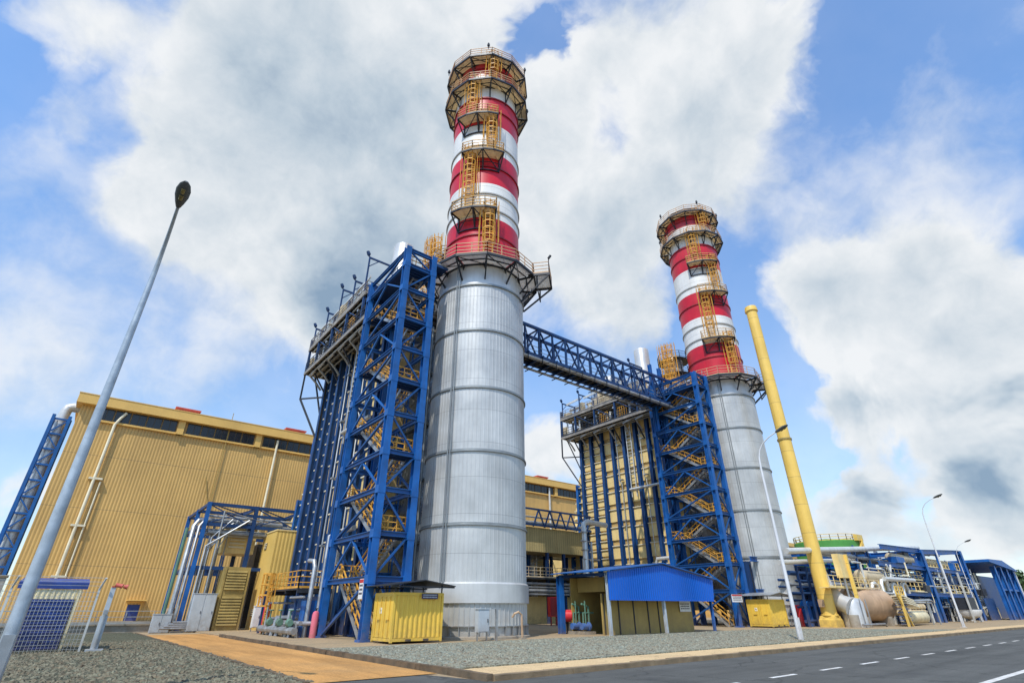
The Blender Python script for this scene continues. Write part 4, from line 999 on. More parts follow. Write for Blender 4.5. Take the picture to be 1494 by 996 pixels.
# ------------------------------------------------------------------ left fence, shed, gate post
t = thing('wire_fence', 'pale welded wire fence at the left edge of the gravel yard', 'fence', (-1, 34.6, 0))
b = B(); x = -18.0
while x < 1.3: b.bar((x, 34.6, 0), (x, 34.6, 2.6), .018); x += .14
z = .12
while z < 2.65: b.bar((-18, 34.6, z), (1.35, 34.6, z), .016 if round(z*10) % 4 else .024); z += .2
build(b, 'wire_mesh', 'wire', t)
for x in (-9, -4.5, -1.9, 1.38):
    b = B(); b.bar((x, 34.6, 0), (x, 34.6, 2.65), .09); b.bar((x, 34.6, 2.65), (x+.12, 34.25, 3.15), .07); build(b, 'post', 'wpipe', t)
b = B()
for f in (.3, .65, 1.0): b.bar((-18, 34.6-.35*f, 2.65+.5*f), (1.45, 34.6-.35*f, 2.65+.5*f), .018)
build(b, 'barbed_strand', 'wire', t)
t = thing('gate_post', 'pale concrete gate post with a red siren on top, ending the wire fence', 'post', (1.95, 34.6, 0))
b = B(); b.prism([(1.78, 34.5, 0), (2.08, 34.5, 0), (2.08, 34.75, 0), (1.78, 34.75, 0)], (0, 0, 1.5)); b.box(1.83, 34.53, 1.5, 2.03, 34.72, 2.75); b.box(1.6, 34.35, 0, 2.3, 34.95, .1); build(b, 'post', 'grey', t)
b = B(); b.cbox(1.95, 34.6, 2.75, .2, .2, .06); b.tube([(1.98, 34.55, 2.86), (2.2, 34.5, 2.82), (2.28, 34.48, 2.8)], [.1, .09, .12], 10); b.tube([(2.32, 34.48, 2.8), (2.5, 34.46, 2.77)], [.07, .13], 10); build(b, 'siren', 'sirenred', t) if 'sirenred' in Mt else build(b, 'siren', 'redroof', t)
b = B(); b.bar((1.93, 34.45, .2), (1.93, 34.45, 1.6), .05, .12); b.box(1.85, 34.4, 1.55, 2.0, 34.5, 1.75); build(b, 'bracket', 'galv', t)
t = thing('small_shed', 'small shed with blue slatted shutter, cream corrugated gable and blue roof behind the fence', 'shed', (-.3, 36, 0))
b = B(); b.box(-1.5, 35.4, 0, .72, 37.6, 2.62); build(b, 'wall', 'corr', t)
b = B(); b.corr((-1.45, 35.36, 2.22), (1, 0, 0), 2.2, (0, 0, 1), .42, (0, -1, 0), .2, .04); build(b, 'gable', 'corr', t)
b = B(); b.box(-1.42, 35.3, .1, .55, 35.39, 2.2); sh = build(b, 'shutter', 'shutter', t)
b = B(); z = .14
while z < 2.15: b.box(-1.42, 35.26, z, .55, 35.299, z+.07); z += .13
build(b, 'slats', 'shutter', sh)
b = B(); b.prism([(-1.75, 35.28, 2.66), (-1.75, 37.8, 2.95), (-1.75, 37.8, 3.22), (-1.75, 35.28, 2.95)], (2.68, 0, 0)); build(b, 'roof', 'roofblue', t) if 'roofblue' in Mt else build(b, 'roof', 'shutter', t)
b = B(); b.bar((.66, 35.3, 0), (.66, 35.3, 2.6), .1); build(b, 'corner_post', 'corr', t)
t = thing('garden_wall', 'weathered tan wall at the far left edge behind the fence', 'wall', (-6, 38, 0))
b = B(); b.box(-20, 38, 0, -2.45, 38.3, 3.2); build(b, 'panel', 'concrete', t)
b = B(); b.box(-20, 37.94, 3.2, -2.4, 38.36, 3.32); build(b, 'coping', 'kerb', t)

# ------------------------------------------------------------------ small items left of the boiler
cabinet('locker', 'tall pair of pale grey lockers at the foot of the pipe frame', 9.2, 56.6, .1, 11.0, 57.3, 3.0, 'grey', 0, 2)
cabinet('control_box', 'low pale grey control box on the yard edge left of the pipe frame', 6.6, 57.2, .02, 8.0, 57.8, 1.4, 'grey', 0, 2)
t = thing('pipe_skid', 'low skid of pipes and valves between the control box and lockers', 'pipework', (8.4, 57, 0))
b = B(); b.box(8.1, 56.9, 0, 9.1, 57.6, .15); build(b, 'base', 'concrete', t)
b = B()
for k in range(4): b.tube([(7.2+.3*k, 56.8, .35+.15*k), (9.3, 56.8, .35+.15*k)], .09, 8)
b.tube([(8.3, 57.6, .1), (8.3, 57.6, 2.1)], .08, 8); build(b, 'pipes', 'galv', t)
b = B(); b.tube([(8.0, 59.2, .1), (8.0, 59.2, 1.0), (8.0, 59.2, 1.9)], [.5, .55, .3], 14); tag(build(b, 'orange_tank', 'brown'), 'small rust-orange tank beside the pipe frame foot', 'tank')
def cyl(label, x, y, h, r, m='redpaint'):
    t = thing('gas_cylinder', label, 'cylinder', (x, y, .1))
    b = B(); b.lathe(x, y, [(r, .1), (r, h-.3), (r*.8, h-.15), (r*.3, h-.08)], 16); build(b, 'body', m, t)
    b = B(); b.tube([(x, y, h-.08), (x, y, h+.08)], .06, 8); b.bar((x-.1, y, h+.06), (x+.1, y, h+.06), .05); build(b, 'valve', 'dark', t)
cyl('taller red cylinder at the corner of the tall yellow room', 14.1, 51.5, 2.5, .3)
cyl('shorter faded red cylinder at the foot of the nearer stair tower', 13.7, 38.4, 1.75, .22, 'pink')
cabinet('hose_box', 'white hose box beside the taller red cylinder', 13.4, 52.6, .4, 14.0, 53.0, 2.0, 'sign', .3)
t = thing('access_platform', 'orange railed platform with a caged ladder left of the nearer boiler', 'platform', (13.5, 42, 0))
b = B(); b.box(12.9, 40.6, 3.0, 15.4, 48.8, 3.1)
for y in (40.6, 43.3, 46, 48.8): b.bar((12.9, y, 2.9), (15.4, y, 2.9), .12, .22)
dk = build(b, 'deck', 'dark', t)
b = B(); b.rail([(15.4, 40.65, 3.1), (12.95, 40.65, 3.1), (12.95, 48.75, 3.1), (15.4, 48.75, 3.1)], 1.15, .9, False, .06, (1, .66, .33)); build(b, 'railing', 'orange', dk)
b = B()
for y in (40.7, 48.7):
    b.bar((13, y, .1), (13, y, 3), .16); b.bar((15.3, y, .1), (15.3, y, 3), .16)
builds(b, 'leg', 'navy', t)
build(caged_ladder(12.9, 46.5, .15, PI, .1, 3.2, .6), 'caged_ladder', 'orange', t)
t = thing('valve_station', 'cluster of silver pipes with green valves under the orange railed platform', 'pipework', (13.6, 41, 0))
b = B(); rr = random.Random(8)
for k in range(9):
    y = 39+k*.9; h = rr.uniform(.5, 2.4); b.tube([(12.7+rr.uniform(-.2, .2), y, .1), (12.7, y, h), (14.8, y+rr.uniform(-.4, .4), h)], rr.uniform(.08, .17), 8)
b.tube([(12.6, 38.8, .5), (12.6, 47, .5)], .22, 10); b.tube([(12.9, 38.8, .95), (12.9, 47, .95)], .14, 10); b.tube([(12.8, 41.5, 2.5), (12.8, 38.6, 2.5)], .07, 8); build(b, 'pipes', 'galv', t)
b = B(); b.tube([(13.4, 39.2, .1), (13.4, 39.2, 4.4), (13.4, 39.5, 4.8), (13.4, 40.6, 4.9)], .15, 12); b.tube([(14, 39.0, .1), (14, 39.0, 6.5), (14.8, 39.0, 6.9)], .11, 12); builds(b, 'standpipe', 'galv', t)
for y in (40, 42.2, 44.6):
    b = B(); b.tube([(12.55, y-.25, .95), (12.55, y, .95), (12.55, y+.25, .95)], [.2, .28, .2], 10); b.tube([(12.55, y, 1.1), (12.55, y, 1.7)], .05, 6); b.lathe(12.55, y, [(.18, 1.68), (.2, 1.72), (.18, 1.76)], 12); build(b, 'valve', 'valve', t)
b = B(); b.box(13.2, 39.3, .1, 14.2, 40.2, 2.3); b.box(14.6, 41, .1, 15.4, 47, 2.6); build(b, 'blue_housing', 'blue', t)

# ------------------------------------------------------------------ right-hand pipe rack
def make_rack():
    t = thing('pipe_rack', 'long blue steel pipe rack with raked looking legs at the right side of the plant', 'pipe rack', (92, 24.6, 0))
    Xs = (66.5, 78, 92.6, 112.2); Ya, Yb = 24.6, 31; Hs = (7.6, 8.6, 9.0, 10.0)
    for i, x in enumerate(Xs):
        for y in (Ya, Yb):
            if y == Ya and i < 2: continue
            b = B(); w = .8 if i > 1 else .45; b.ibeam((x, y, .1), (x, y, Hs[i]), w, w, .09, (0, 1, 0)); build(b, 'column', 'blue', t)
        for z in (Hs[i]-.2, 6.6, 3.4):
            b = B(); b.ibeam((x, Ya+(2.4 if i < 2 else 0), z), (x, Yb, z), .3, .45); build(b, 'cross_beam', 'blue', t)
    b = B(); b.box(58, 31.6, .1, 158, 32, 6.4); build(b, 'dark_backing', 'navy', t)  # navy sheet added to stand for dark shadow and dense equipment behind
    b = B()
    for k in range(66): b.box(58.6+1.5*k, 31.5, .3, 58.7+1.5*k, 31.598, 6.1)
    build(b, 'backing_joints', 'dark', t)
    b = B()
    for y in (Ya, Yb):
        b.ibeam((78, y, 8.6), (92.6, y, 8.9), .35, .55); b.ibeam((92.6, y, 8.8), (112.2, y, 9.8), .4, .6); b.ibeam((76 if y == Ya else 58, y, 6.6), (113, y, 6.7), .3, .5); b.ibeam((76 if y == Ya else 58, y, 3.4), (113, y, 3.4), .3, .45); b.bar((100, y, 6.7), (100, y, 9.1), .3)
    builds(b, 'long_beam', 'blue', t)
    b = B(); b.tube([(56, 26, 6.9), (63, 26, 7.4), (97, 26, 9.7), (98.5, 26.2, 9.8), (99.4, 26.8, 9.6), (99.6, 27.4, 9)], .3, 12); b.tube([(56, 27, 5.9), (78, 27, 7.2), (90, 27, 7.6)], .24, 12); builds(b, 'main_pipe', 'wpipe', t)
    b = B(); rr = random.Random(21)
    for k in range(14):
        y = rr.uniform(25, 30.6); z = rr.choice((3.8, 7.0, 7.0, 8.9)); xa = rr.uniform(58, 84) if z < 8 else 93; b.tube([(xa, y, z+.3), (rr.uniform(90, 112), y, z+.3)], rr.uniform(.1, .26), 8)
    builds(b, 'rack_pipe', 'galv', t)
    b = B()
    for k in range(46):
        x = rr.uniform(70, 118); y = rr.uniform(24.2, 30); z0 = rr.choice((.1, .1, 3.6)); z1 = z0+rr.uniform(1.5, 3.2); b.tube([(x, y, z0), (x, y, z1), (x+rr.choice((-1, 1))*rr.uniform(.8, 3), y, z1)], rr.uniform(.09, .22), 8)
    builds(b, 'drop_pipe', 'wpipe', t)
    b = B()
    for k in range(44):
        x = rr.uniform(70, 119); y = rr.uniform(24.8, 30); z = rr.choice((.1, 3.6, 3.6, 6.9)); b.cbox(x, y, z, rr.uniform(.6, 2.4), rr.uniform(.5, 1.5), rr.uniform(.6, 2.0))
    builds(b, 'equipment_box', 'dark', t)
    b = B()
    for k in range(26):
        x = rr.uniform(70, 116); y = rr.uniform(24.7, 30); z = rr.choice((3.6, 6.9, .1)); b.cbox(x, y, z, rr.uniform(.8, 3.2), rr.uniform(.3, 1.0), rr.uniform(.5, 1.3))
    builds(b, 'cable_box', 'blue', t)
    b = B(); b.box(60, 24.4, 3.62, 90, 25.4, 3.68); b.rail([(60, 24.4, 3.68), (90, 24.4, 3.68)], 1.1, 1.5, False, .06); build(b, 'walkway', 'casing', t)
    b = B()
    for x, z in ((70.5, 3.8), (73.5, 4.2), (76.5, 3.9), (80, 4.0)):
        b.tube([(x, 24.2, .4), (x, 24.2, z), (x+.3, 24.2, z+.4), (x+1, 24.2, z+.5), (x+1.6, 24.2, z+.2), (x+1.8, 24.2, z-.6)], .2, 10)
    b.tube([(74, 23.9, 4.8), (84, 23.9, 4.9)], .24, 10); b.bar((76, 23.9, 4.6), (77.4, 23.9, 6.4), .16); b.bar((77.4, 23.9, 4.6), (76, 23.9, 6.4), .16)
    builds(b, 'loop_pipe', 'wpipe', t)
    b = B()
    for x in range(74, 120, 4):
        for y in (26.2, 28.6): b.bar((x, y, .1), (x, y, rr.choice((6.6, 7.6, 8.6))), .2)
        for z in (1.9, 5.0, 7.4): b.bar((x, 25.2, z), (x, 30.5, z), .16, .22)
        b.bar((x, 26.2, rr.choice((.2, 3.5))), (x+4, 26.2, rr.choice((3.3, 6.4))), .12)
    for z in (1.9, 5.0, 7.4):
        for y in (26.2, 28.6): b.bar((73, y, z), (118, y, z), .14, .2)
    builds(b, 'secondary_steel', 'blue3', t)
    for m_ in ('galv', 'wpipe', 'casing_lip'):
        b = B()
        for k in range(26):
            x = rr.uniform(70, 116); y = rr.uniform(24.0, 27.5); z = rr.uniform(.6, 6.5); l = rr.uniform(1.5, 9); q = rr.uniform(.8, 2.4)*rr.choice((-1, 1)); z2 = max(.3, z+q)
            b.tube([(x, y, z), (x+l, y, z), (x+l+.15, y, z+(.15 if q > 0 else -.15)), (x+l+.15, y, z2)], rr.uniform(.04, .12), 6)
        builds(b, 'small_pipe', m_, t)
    for x0_, x1_, z in ((76, 91, 5.05), (94, 111, 3.65), (94, 111, 6.95)):
        b = B(); b.box(x0_, 24.9, z, x1_, 25.9, z+.05); wk = build(b, 'walkway', 'grate', t)
        b = B(); b.rail([(x0_, 24.9, z+.05), (x1_, 24.9, z+.05)], 1.1, 1.4, False, .06); build(b, 'railing', 'casing', wk)
    # insulated exchangers on the frame
    for x, y, z, l, r in ((70, 25, 5.0, 6, .7), (82, 25.2, 7.6, 8, .55), (97, 25.4, 7.7, 9, .5)):
        b = B(); b.tube([(x, y, z), (x+.3, y, z), (x+l-.3, y, z), (x+l, y, z)], [r*.5, r, r, r*.5], 16); build(b, 'heat_exchanger', 'tan', t)
    return t
make_rack()
t = thing('horizontal_vessel', 'large brown horizontal vessel with a silver end ring right of the yellow vent pipe', 'tank', (67.5, 25.2, 0))
hd = Vector((.94, -.34, 0)).normalized(); h0 = Vector((66.3, 25.8, 2.1)); hn = Vector((.34, .94, 0)).normalized()
b = B(); b.tube([h0-hd*.8, h0-hd*.65, h0-hd*.3, h0], [.5, 1.0, 1.4, 1.56], 28); build(b, 'dished_end', 'brown', t)
b = B(); b.tube([h0+hd*.4, h0+hd*5.2, h0+hd*5.8, h0+hd*6.2], [1.56, 1.56, 1.25, .4], 28); build(b, 'shell', 'brown', t)
b = B(); b.tube([h0-hd*.05, h0+hd*.45], 1.66, 28); build(b, 'end_ring', 'clad2', t)
b = B()
for f in (1.2, 4.4): c = h0+hd*f; b.prism([c-hn*1.3-hd*.2+Vector((0, 0, -2)), c+hn*1.3-hd*.2+Vector((0, 0, -2)), c+hn*1.3+hd*.2+Vector((0, 0, -2)), c-hn*1.3+hd*.2+Vector((0, 0, -2))], (0, 0, .9))
builds(b, 'saddle', 'concrete', t)
b = B(); b.rail([h0+hd*.8-hn*.7+Vector((0, 0, 1.55)), h0+hd*4.8-hn*.7+Vector((0, 0, 1.55))], .9, 1.2, False, .06); build(b, 'railing', 'tan', t)
t = thing('upright_vessel', 'short shiny silver upright vessel in front of the brown horizontal vessel', 'tank', (63.6, 24.2, 0))
b = B(); b.lathe(63.6, 24.2, [(1.08, .1), (1.08, 2.3), (.85, 2.65), (.3, 2.8)], 24); build(b, 'shell', 'clad2', t)
b = B(); b.bar((62.9, 23.1, .1), (62.9, 23.1, 2.6), .08); b.bar((64.9, 23.3, .1), (64.9, 23.3, 2.6), .08); b.tube([(61.6, 22.9, .35), (67.2, 22.9, .35), (67.6, 22.9, .15)], .1, 8); b.tube([(63.6, 24.2, 2.7), (63.6, 24.2, 5), (62.8, 25, 5.2)], .1, 8); build(b, 'pipework', 'galv', t)
t = thing('big_silver_duct', 'curved silver duct rising behind the foot of the yellow vent pipe', 'duct', (64, 26, 0))
b = B(); b.tube([(62.8, 24, 1.9), (62.9, 25, 2.4), (63.4, 26, 3.8), (64.2, 26.6, 5.6), (65, 27, 6.6)], [.9, .8, .6, .5, .45], 18); build(b, 'shell', 'clad2', t)
b = B(); b.lathe(62.8, 24, [(.5, .1), (.5, 1.2)], 16); build(b, 'support', 'concrete', t)
t = thing('davit_column', 'slim yellow column with a pale yellow box on top beside the brown vessel', 'equipment', (63.9, 24, 0))
b = B(); b.box(63.0, 24.0, 4.6, 64.6, 24.6, 6.9); build(b, 'box', 'casing', t)
b = B(); b.bar((64.7, 23.9, 3.2), (64.7, 23.9, 6.9), .3); b.bar((64.7, 23.9, .1), (64.7, 23.9, 3.2), .3); build(b, 'post', 'flare', t)
t = thing('yellow_stair', 'yellow framed stair with pale awning right of the brown vessel', 'stair', (73, 21.5, 0)); t.location.x -= 3
b = B(); b.bar((72.2, 21.4, .1), (72.2, 21.4, 3.0), .2); b.bar((73.4, 21.4, .1), (71.4, 21.4, 3.2), .16); b.rail([(71.4, 21.4, 3.0), (73.6, 21.4, 3.0)], .8, .8, False, .1); build(b, 'frame', 'flare', t)
b = B()
for k in range(4): b.prism([(72.6+.2*k, 21.2, 2.9-.22*k), (75.4+.4*k, 21.2, 2.45-.2*k), (75.4+.4*k, 21.2, 2.55-.2*k), (72.6+.2*k, 21.2, 3.0-.22*k)], (0, 1.2, 0))
build(b, 'awning', 'casing_lip', t)
b = B()
for k in range(6): b.box(72.6, 21.5, .3+.35*k, 74.2, 22.2, .36+.35*k)
build(b, 'treads', 'blue', t)
t = thing('drum_rack', 'grey rack of stacked pale cylinders over a round-bottomed tank under the pipe rack', 'rack', (80, 22.5, 0)); t.location.x -= 4
b = B(); b.bar((76, 22, 2.5), (84.5, 22, 2.7), .14); b.tube([(74.6, 21.9, 2.4), (84.6, 21.9, 2.6), (85.4, 21.9, 2.4), (85.4, 21.9, .1)], .09, 8); b.bar((76, 22, .1), (76, 22, 2.5), .12); b.bar((83.2, 22, .1), (83.2, 22, 2.6), .12); build(b, 'frame', 'galv', t)
for k in range(9):
    for z in (1.35, 1.95):
        b = B(); x = 76.2+k*.98; b.tube([(x, 22.5, z), (x, 22.6, z), (x, 23.4, z), (x, 23.5, z)], [.16, .27, .27, .16], 12); build(b, 'cylinder', 'tan', t)
b = B(); b.tube([(77, 22.6, .9), (77.5, 22.6, .9), (82.6, 22.6, .9), (83, 22.6, .9)], [.35, .62, .62, .35], 16); build(b, 'tank', 'corr', t)
t = thing('hopper', 'pale dish-bottomed hopper standing between the two tall rack legs', 'tank', (99, 22.6, 0))
b = B(); b.lathe(99, 23, [(.3, .4), (1.2, .8), (1.5, 1.3), (1.5, 1.6)], 20); build(b, 'dish', 'white', t)
b = B(); b.box(97.4, 22.2, 1.6, 100.6, 24, 3.1); build(b, 'top_box', 'dark', t)
b = B(); b.bar((97.6, 22.3, .1), (97.6, 22.3, 1.6), .12); b.bar((100.4, 22.3, .1), (100.4, 22.3, 1.6), .12); b.bar((97.6, 23.9, .1), (97.6, 23.9, 1.6), .12); b.bar((100.4, 23.9, .1), (100.4, 23.9, 1.6), .12); b.bar((97.0, 22.2, 0.1), (97.0, 22.2, 6.2), .2); builds(b, 'leg', 'wpipe', t)
# blue cladded stair block at the far right end
t = thing('blue_end_block', 'blue sheeted stair block closing the far right end of the pipe rack', 'building', (126, 23, 0))
b = B()
for x in (120.5, 124.5, 128.5, 133): b.ibeam((x, 22.6, .1), (x, 22.6, 8.0), .7, .7, .1, (0, 1, 0)); b.ibeam((x, 28, .1), (x, 28, 8.0), .6, .6, .1, (0, 1, 0))
builds(b, 'column', 'blue', t)
b = B(); b.prism([(117, 22, 8.5), (134.5, 22, 7.6), (134.5, 22, 7.85), (126, 22, 9.1), (117, 22, 8.9)], (0, 7, 0)); build(b, 'roof', 'blue', t)
b = B(); b.box(114.5, 24.0, .1, 120.3, 24.1, 3.2); b.box(121, 23.0, .1, 124.0, 23.1, 2.8); b.box(125, 23, .1, 132.8, 23.1, 4.4); b.box(114, 27.7, .1, 150, 27.8, 7.2); build(b, 'wall', 'navyblue', t)
b = B()
for x in (120.5, 124.5, 128.5): b.bar((x, 22.7, 4.6), (x+4.2, 22.7, 7.8), .22); b.bar((x, 22.6, 4.5), (x+4.3, 22.6, 4.5), .3)
builds(b, 'brace', 'blue', t)
b = B(); b.bar((134.2, 22.4, .1), (134.2, 22.4, 8.2), .3); tag(build(b, 'white_pole', 'polew'), 'white pole at the far right corner of the blue end block', 'pole')
t = thing('red_barrier', 'pinkish red water-filled barrier at the far right edge of the road', 'barrier', (146, 22, 0))
b = B(); b.prism([(139, 20.6, .1), (139, 22.2, .1), (139, 21.9, 1.0), (139, 21.7, 2.6), (139, 21.1, 2.6), (139, 20.9, 1.0)], (12, 0, 0)); build(b, 'body', 'pink', t)
b = B(); b.box(139, 20.5, 1.1, 151, 20.7, 1.5); build(b, 'stripe', 'sign', t)
# tank and far building
t = thing('storage_tank', 'large green storage tank with yellow top railing far behind the pipe rack', 'tank', (130.5, 51.3, 0))
b = B(); b.lathe(130.5, 51.3, [(6.5, 0), (6.5, 14.6), (6.3, 14.8), (0.2, 15.6)], 48); build(b, 'shell', 'green', t)
b = B(); b.rail([(130.5+6.4*math.cos(2*PI*k/24), 51.3+6.4*math.sin(2*PI*k/24), 14.7) for k in range(24)], 1.2, 1.2, True, .1); build(b, 'railing', 'flare', t)
b = B(); b.box(129, 44.3, 14.6, 132, 45, 15.8); b.bar((131, 44.4, 1), (131, 44.4, 15), .5); b.bar((125, 45.6, 6), (131, 44.4, 14.6), .5, .3); build(b, 'stairway', 'flare', t)
t = thing('annex_building', 'plain tan building glimpsed beyond the farther stack, left of the green tank', 'building', (126, 62, 0))
b = B(); b.box(112, 62, 0, 140, 80, 15.2); build(b, 'wall', 'hall', t)
b = B(); b.box(111.6, 61.6, 15.2, 140.4, 80.4, 16.0); build(b, 'roof', 'hall_plain', t)
b = B()
for k in range(9): b.box(113+3*k, 61.9, 11, 114.6+3*k, 61.99, 12.5)
builds(b, 'window', 'glass', t)

# low pipe bank right of the farther stack foot
t = thing('pipe_bank', 'dark tangle of pipes with blue and red drums between farther container and vent pipe', 'pipework', (66, 31, 0))
b = B(); rr = random.Random(31)
for k in range(8): b.tube([(60, 27.5+rr.uniform(0, 2), .6+.65*k), (76, 27.5+rr.uniform(0, 2), .6+.65*k)], rr.uniform(.1, .24), 8)
for k in range(7): b.bar((60+2.2*k, 27.2, .1), (60+2.2*k, 27.2, 5.8), .2)
build(b, 'pipes', 'navy', t)
b = B()
for k in range(3): b.lathe(62.6+1.5*k, 28.4, [(.5, .1), (.5, 2.2), (.3, 2.5)], 14)
builds(b, 'drum', 'blue', t)
b = B(); b.lathe(61.2, 28.6, [(.35, .1), (.35, 1.9), (.2, 2.1)], 14); b.lathe(67.4, 28.6, [(.4, .1), (.4, 1.6), (.2, 1.8)], 14); builds(b, 'red_drum', 'redpaint', t)

# ------------------------------------------------------------------ trees far right and behind
def tree(x, y, h, label, seed):
    rr = random.Random(seed)
    t = thing('broadleaf_tree', label, 'tree', (x, y, 0), 'trees beyond the plant')
    b = B(); b.tube([(x, y, 0), (x+.1, y, h*.3), (x-.1, y+.2, h*.6)], [h*.035, h*.027, h*.012], 8)
    for k in range(5):
        a = rr.uniform(0, 6.28); b.tube([(x, y, h*(.3+.06*k)), (x+math.cos(a)*h*.25, y+math.sin(a)*h*.25, h*(.55+.06*k))], [h*.014, h*.006], 6)
    build(b, 'trunk', 'bark', t)
    b = B(); blobs = [(rr.gauss(0, h*.2), rr.gauss(0, h*.2), h*rr.uniform(.35, .9), h*rr.uniform(.1, .2)) for _ in range(16)]
    for bx_, by_, bz_, br_ in blobs:
        for k in range(110):
            v = Vector((rr.gauss(0, 1), rr.gauss(0, 1), rr.gauss(0, 1))).normalized()*br_*rr.uniform(.6, 1.1); c = Vector((x+bx_, y+by_, bz_))+v; s_ = h*.028
            u = Vector((rr.gauss(0, 1), rr.gauss(0, 1), rr.gauss(0, 1))).normalized(); w = u.cross(v).normalized(); b.quad(c-u*s_-w*s_*.6, c+u*s_-w*s_*.5, c+u*s_*1.1+w*s_*.6, c-u*s_*.8+w*s_*.7)
    build(b, 'crown', 'leaf', t)
for i, (x, y, h, l) in enumerate(((215, 35.5, 12, 'nearest dark tree at the far right edge of the picture'), (232, 42, 12, 'taller dark tree just behind the nearest one at the right edge'), (248, 30, 11, 'low dark tree furthest along the road at the right edge'), (262, 38, 13, 'dark tree in the back row at the right edge'))):
    tree(x, y, h, l, 40+i)

# ------------------------------------------------------------------ light and sky
SUN_AZ, SUN_EL = R(211), R(55)
sd = Vector((math.cos(SUN_AZ)*math.cos(SUN_EL), math.sin(SUN_AZ)*math.cos(SUN_EL), math.sin(SUN_EL)))
sl = bpy.data.lights.new('sun', 'SUN'); sl.energy = 3.7; sl.angle = R(.5); sl.color = (1, .95, .87)
so = link(bpy.data.objects.new('sun', sl)); so.rotation_euler = sd.to_track_quat('Z', 'Y').to_euler(); so.location = (0, 0, 80)
w = bpy.data.worlds.new('World'); sc.world = w; w.use_nodes = True
t = w.node_tree; t.nodes.clear(); L = t.links.new
wo = N(t, 'ShaderNodeOutputWorld'); sky = N(t, 'ShaderNodeTexSky', sky_type='NISHITA'); sky.sun_disc = False
sky.sun_elevation = SUN_EL; sky.sun_rotation = math.atan2(sd.x, sd.y); sky.air_density = 1.0; sky.dust_density = .4; sky.ozone_density = 1.2
bg1 = N(t, 'ShaderNodeBackground'); bg1.inputs[1].default_value = .15; SKYTINT = True
tc = N(t, 'ShaderNodeTexCoord'); D = tc.outputs['Generated']
def vmath(op, a, b_=None, scale=None):
    n = N(t, 'ShaderNodeVectorMath', operation=op)
    for i_, v in ((0, a), (1, b_)):
        if v is None: continue
        if hasattr(v, 'is_output'): L(v, n.inputs[i_])
        else: n.inputs[i_].default_value = v
    if scale is not None: n.inputs['Scale'].default_value = scale
    return n
def smath(op, a, b_=None, c=None, clamp=False):
    n = N(t, 'ShaderNodeMath', operation=op, use_clamp=clamp)
    for i_, v in ((0, a), (1, b_), (2, c)):
        if v is None: continue
        if hasattr(v, 'is_output'): L(v, n.inputs[i_])
        else: n.inputs[i_].default_value = v
    return n.outputs[0]
def warp(src, sc_, amp, det=3):
    n = noise(t, src, sc_, det, .6); a = vmath('SUBTRACT', n.outputs['Color'], (.5, .5, .5)); b_ = vmath('SCALE', a.outputs[0], None, amp)
    return vmath('ADD', src, b_.outputs[0]).outputs[0]
W1 = warp(warp(D, 2.6, .26, 2), 7.0, .13, 4)
W2 = warp(W1, 19, .05, 4)
def blobs(src, lst):
    acc = None
    for px, py, r, wt in lst:
        c = sky_dir(px, py); e = sky_dir(px+r*.7, py+r*.7); rad = (c-e).length
        n = vmath('DISTANCE', src, tuple(c)); mr = N(t, 'ShaderNodeMapRange', interpolation_type='SMOOTHSTEP')
        L(n.outputs['Value'], mr.inputs[0]); mr.inputs[1].default_value = rad*1.25; mr.inputs[2].default_value = rad*.25; mr.inputs[3].default_value = 0; mr.inputs[4].default_value = wt
        acc = mr.outputs[0] if acc is None else smath('ADD', acc, mr.outputs[0])
    return acc
COVER = [(330, 70, 190, .8), (480, 150, 240, 1), (620, 60, 230, 1), (430, 340, 200, 1), (600, 350, 220, 1), (320, 310, 120, 1), (840, 220, 190, .8), (980, 110, 200, 1), (1130, 60, 110, 1), (870, 350, 150, .9), (560, 450, 130, .6), (70, 10, 120, .7), (1060, 220, 100, .6),
 (1190, 450, 110, 1), (1320, 490, 190, 1.1), (1460, 420, 120, 1), (1420, 600, 170, 1), (1240, 600, 110, .8), (1560, 500, 150, 1),
 (1265, 712, 75, .9), (1450, 690, 130, .9), (1190, 790, 110, .8), (1350, 780, 140, .8), (1480, 770, 120, .8), (800, 640, 75, .9), (930, 460, 55, .4), (20, 690, 60, .5), (0, 790, 70, .6), (1360, 290, 260, .38), (90, 160, 80, .3), (1130, 330, 90, .3),
 (785, 50, 62, -1.3), (905, 190, 85, -.75), (850, 215, 55, -.5), (930, 250, 40, -.3), (60, 350, 260, .28), (60, 620, 260, .34), (330, 560, 120, .25), (1195, 655, 55, -.6), (1120, 560, 50, -.5), (1370, 655, 55, -.5), (1480, 640, 45, -.4), (1330, 730, 40, -.35), (860, 130, 40, -.4), (1230, 40, 60, -.3)]
SHADE = [(330, 90, 190, .16), (480, 130, 200, .18), (560, 230, 150, .12), (660, 60, 120, .12), (540, 420, 120, .6), (900, 380, 130, .3), (1000, 210, 120, .22), (1290, 585, 65, .5), (1370, 592, 65, .6), (1450, 585, 65, .65), (1530, 575, 75, .65), (1225, 585, 60, .35), (1268, 722, 60, .75), (1430, 690, 60, .5), (1490, 670, 60, .4), (1300, 810, 90, .3), (1450, 750, 70, .3), (1130, 40, 50, .1)]
cov = blobs(W2, COVER)
Dw = warp(D, 6.0, .07, 3)
f1 = noise(t, Dw, 5.5, 9, .58); f2 = noise(t, D, 2.4, 5, .55)
up = vmath('ADD', Dw, (-.018, -.018, .045)); f1u = noise(t, up.outputs[0], 5.5, 9, .58)
cv = smath('MULTIPLY_ADD', f1.outputs[0], 1.25, smath('ADD', cov, -.58)); cv = smath('MULTIPLY_ADD', f2.outputs[0], .5, smath('ADD', cv, -.25))
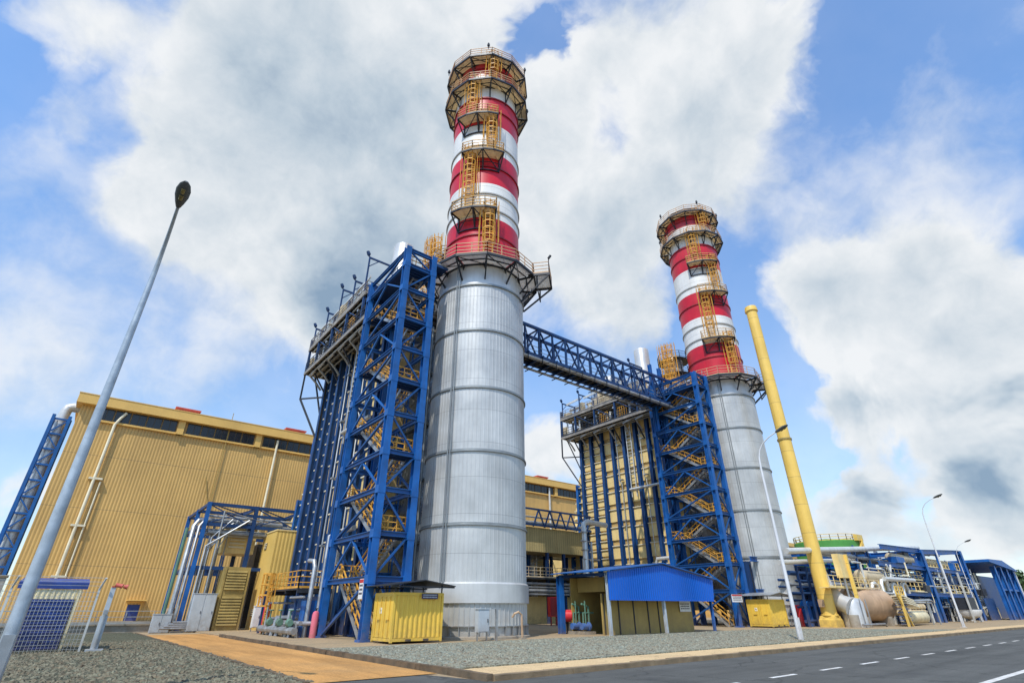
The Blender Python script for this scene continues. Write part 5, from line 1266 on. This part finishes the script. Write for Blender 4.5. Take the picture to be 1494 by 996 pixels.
den = N(t, 'ShaderNodeMapRange', interpolation_type='SMOOTHSTEP'); L(cv, den.inputs[0]); den.inputs[1].default_value = -.02; den.inputs[2].default_value = .88; den.inputs[3].default_value = 0; den.inputs[4].default_value = .97
sz = N(t, 'ShaderNodeSeparateXYZ'); L(D, sz.inputs[0])
hz = N(t, 'ShaderNodeMapRange'); L(sz.outputs[2], hz.inputs[0]); hz.inputs[1].default_value = 0; hz.inputs[2].default_value = .5; hz.inputs[3].default_value = .5; hz.inputs[4].default_value = .13
tm = N(t, 'ShaderNodeMapRange'); L(sz.outputs[2], tm.inputs[0]); tm.inputs[1].default_value = .05; tm.inputs[2].default_value = .6
L(mixc(t, 1.0, sky.outputs[0], mixc(t, tm.outputs[0], (.95, 1.14, 1.25), (1.0, 1.52, 1.92)), 'MULTIPLY'), bg1.inputs[0])
hn = smath('MULTIPLY', hz.outputs[0], smath('MULTIPLY_ADD', f2.outputs[0], 2.6, -.3))
fac = smath('MAXIMUM', den.outputs[0], hn, clamp=True)
sh = blobs(W1, SHADE)
lit = smath('MULTIPLY', smath('SUBTRACT', f1.outputs[0], f1u.outputs[0]), -1.35)
thick = smath('MULTIPLY', smath('SUBTRACT', cv, .9, clamp=True), .22)
shn = smath('ADD', smath('MULTIPLY_ADD', smath('MULTIPLY', sh, smath('MULTIPLY_ADD', f2.outputs[0], 1.8, .1)), 1.0, .08), smath('ADD', lit, thick), clamp=True)
shr = ramp(t, [(0.0, (.90, .92, .935)), (.22, (.77, .815, .85)), (.6, (.53, .62, .70)), (1.0, (.27, .38, .51))]); L(shn, shr.inputs[0])
bg2 = N(t, 'ShaderNodeBackground'); bg2.inputs[1].default_value = 1.0; L(shr.outputs[0], bg2.inputs[0])
mx = N(t, 'ShaderNodeMixShader'); L(fac, mx.inputs[0]); L(bg1.outputs[0], mx.inputs[1]); L(bg2.outputs[0], mx.inputs[2]); L(mx.outputs[0], wo.inputs[0])
try:
    w.cycles.sampling_method = 'MANUAL'; w.cycles.sample_map_resolution = 512
except Exception: pass
sc.cycles.max_bounces = 5; sc.cycles.diffuse_bounces = 3; sc.cycles.glossy_bounces = 3
sc.cycles.use_denoising = True
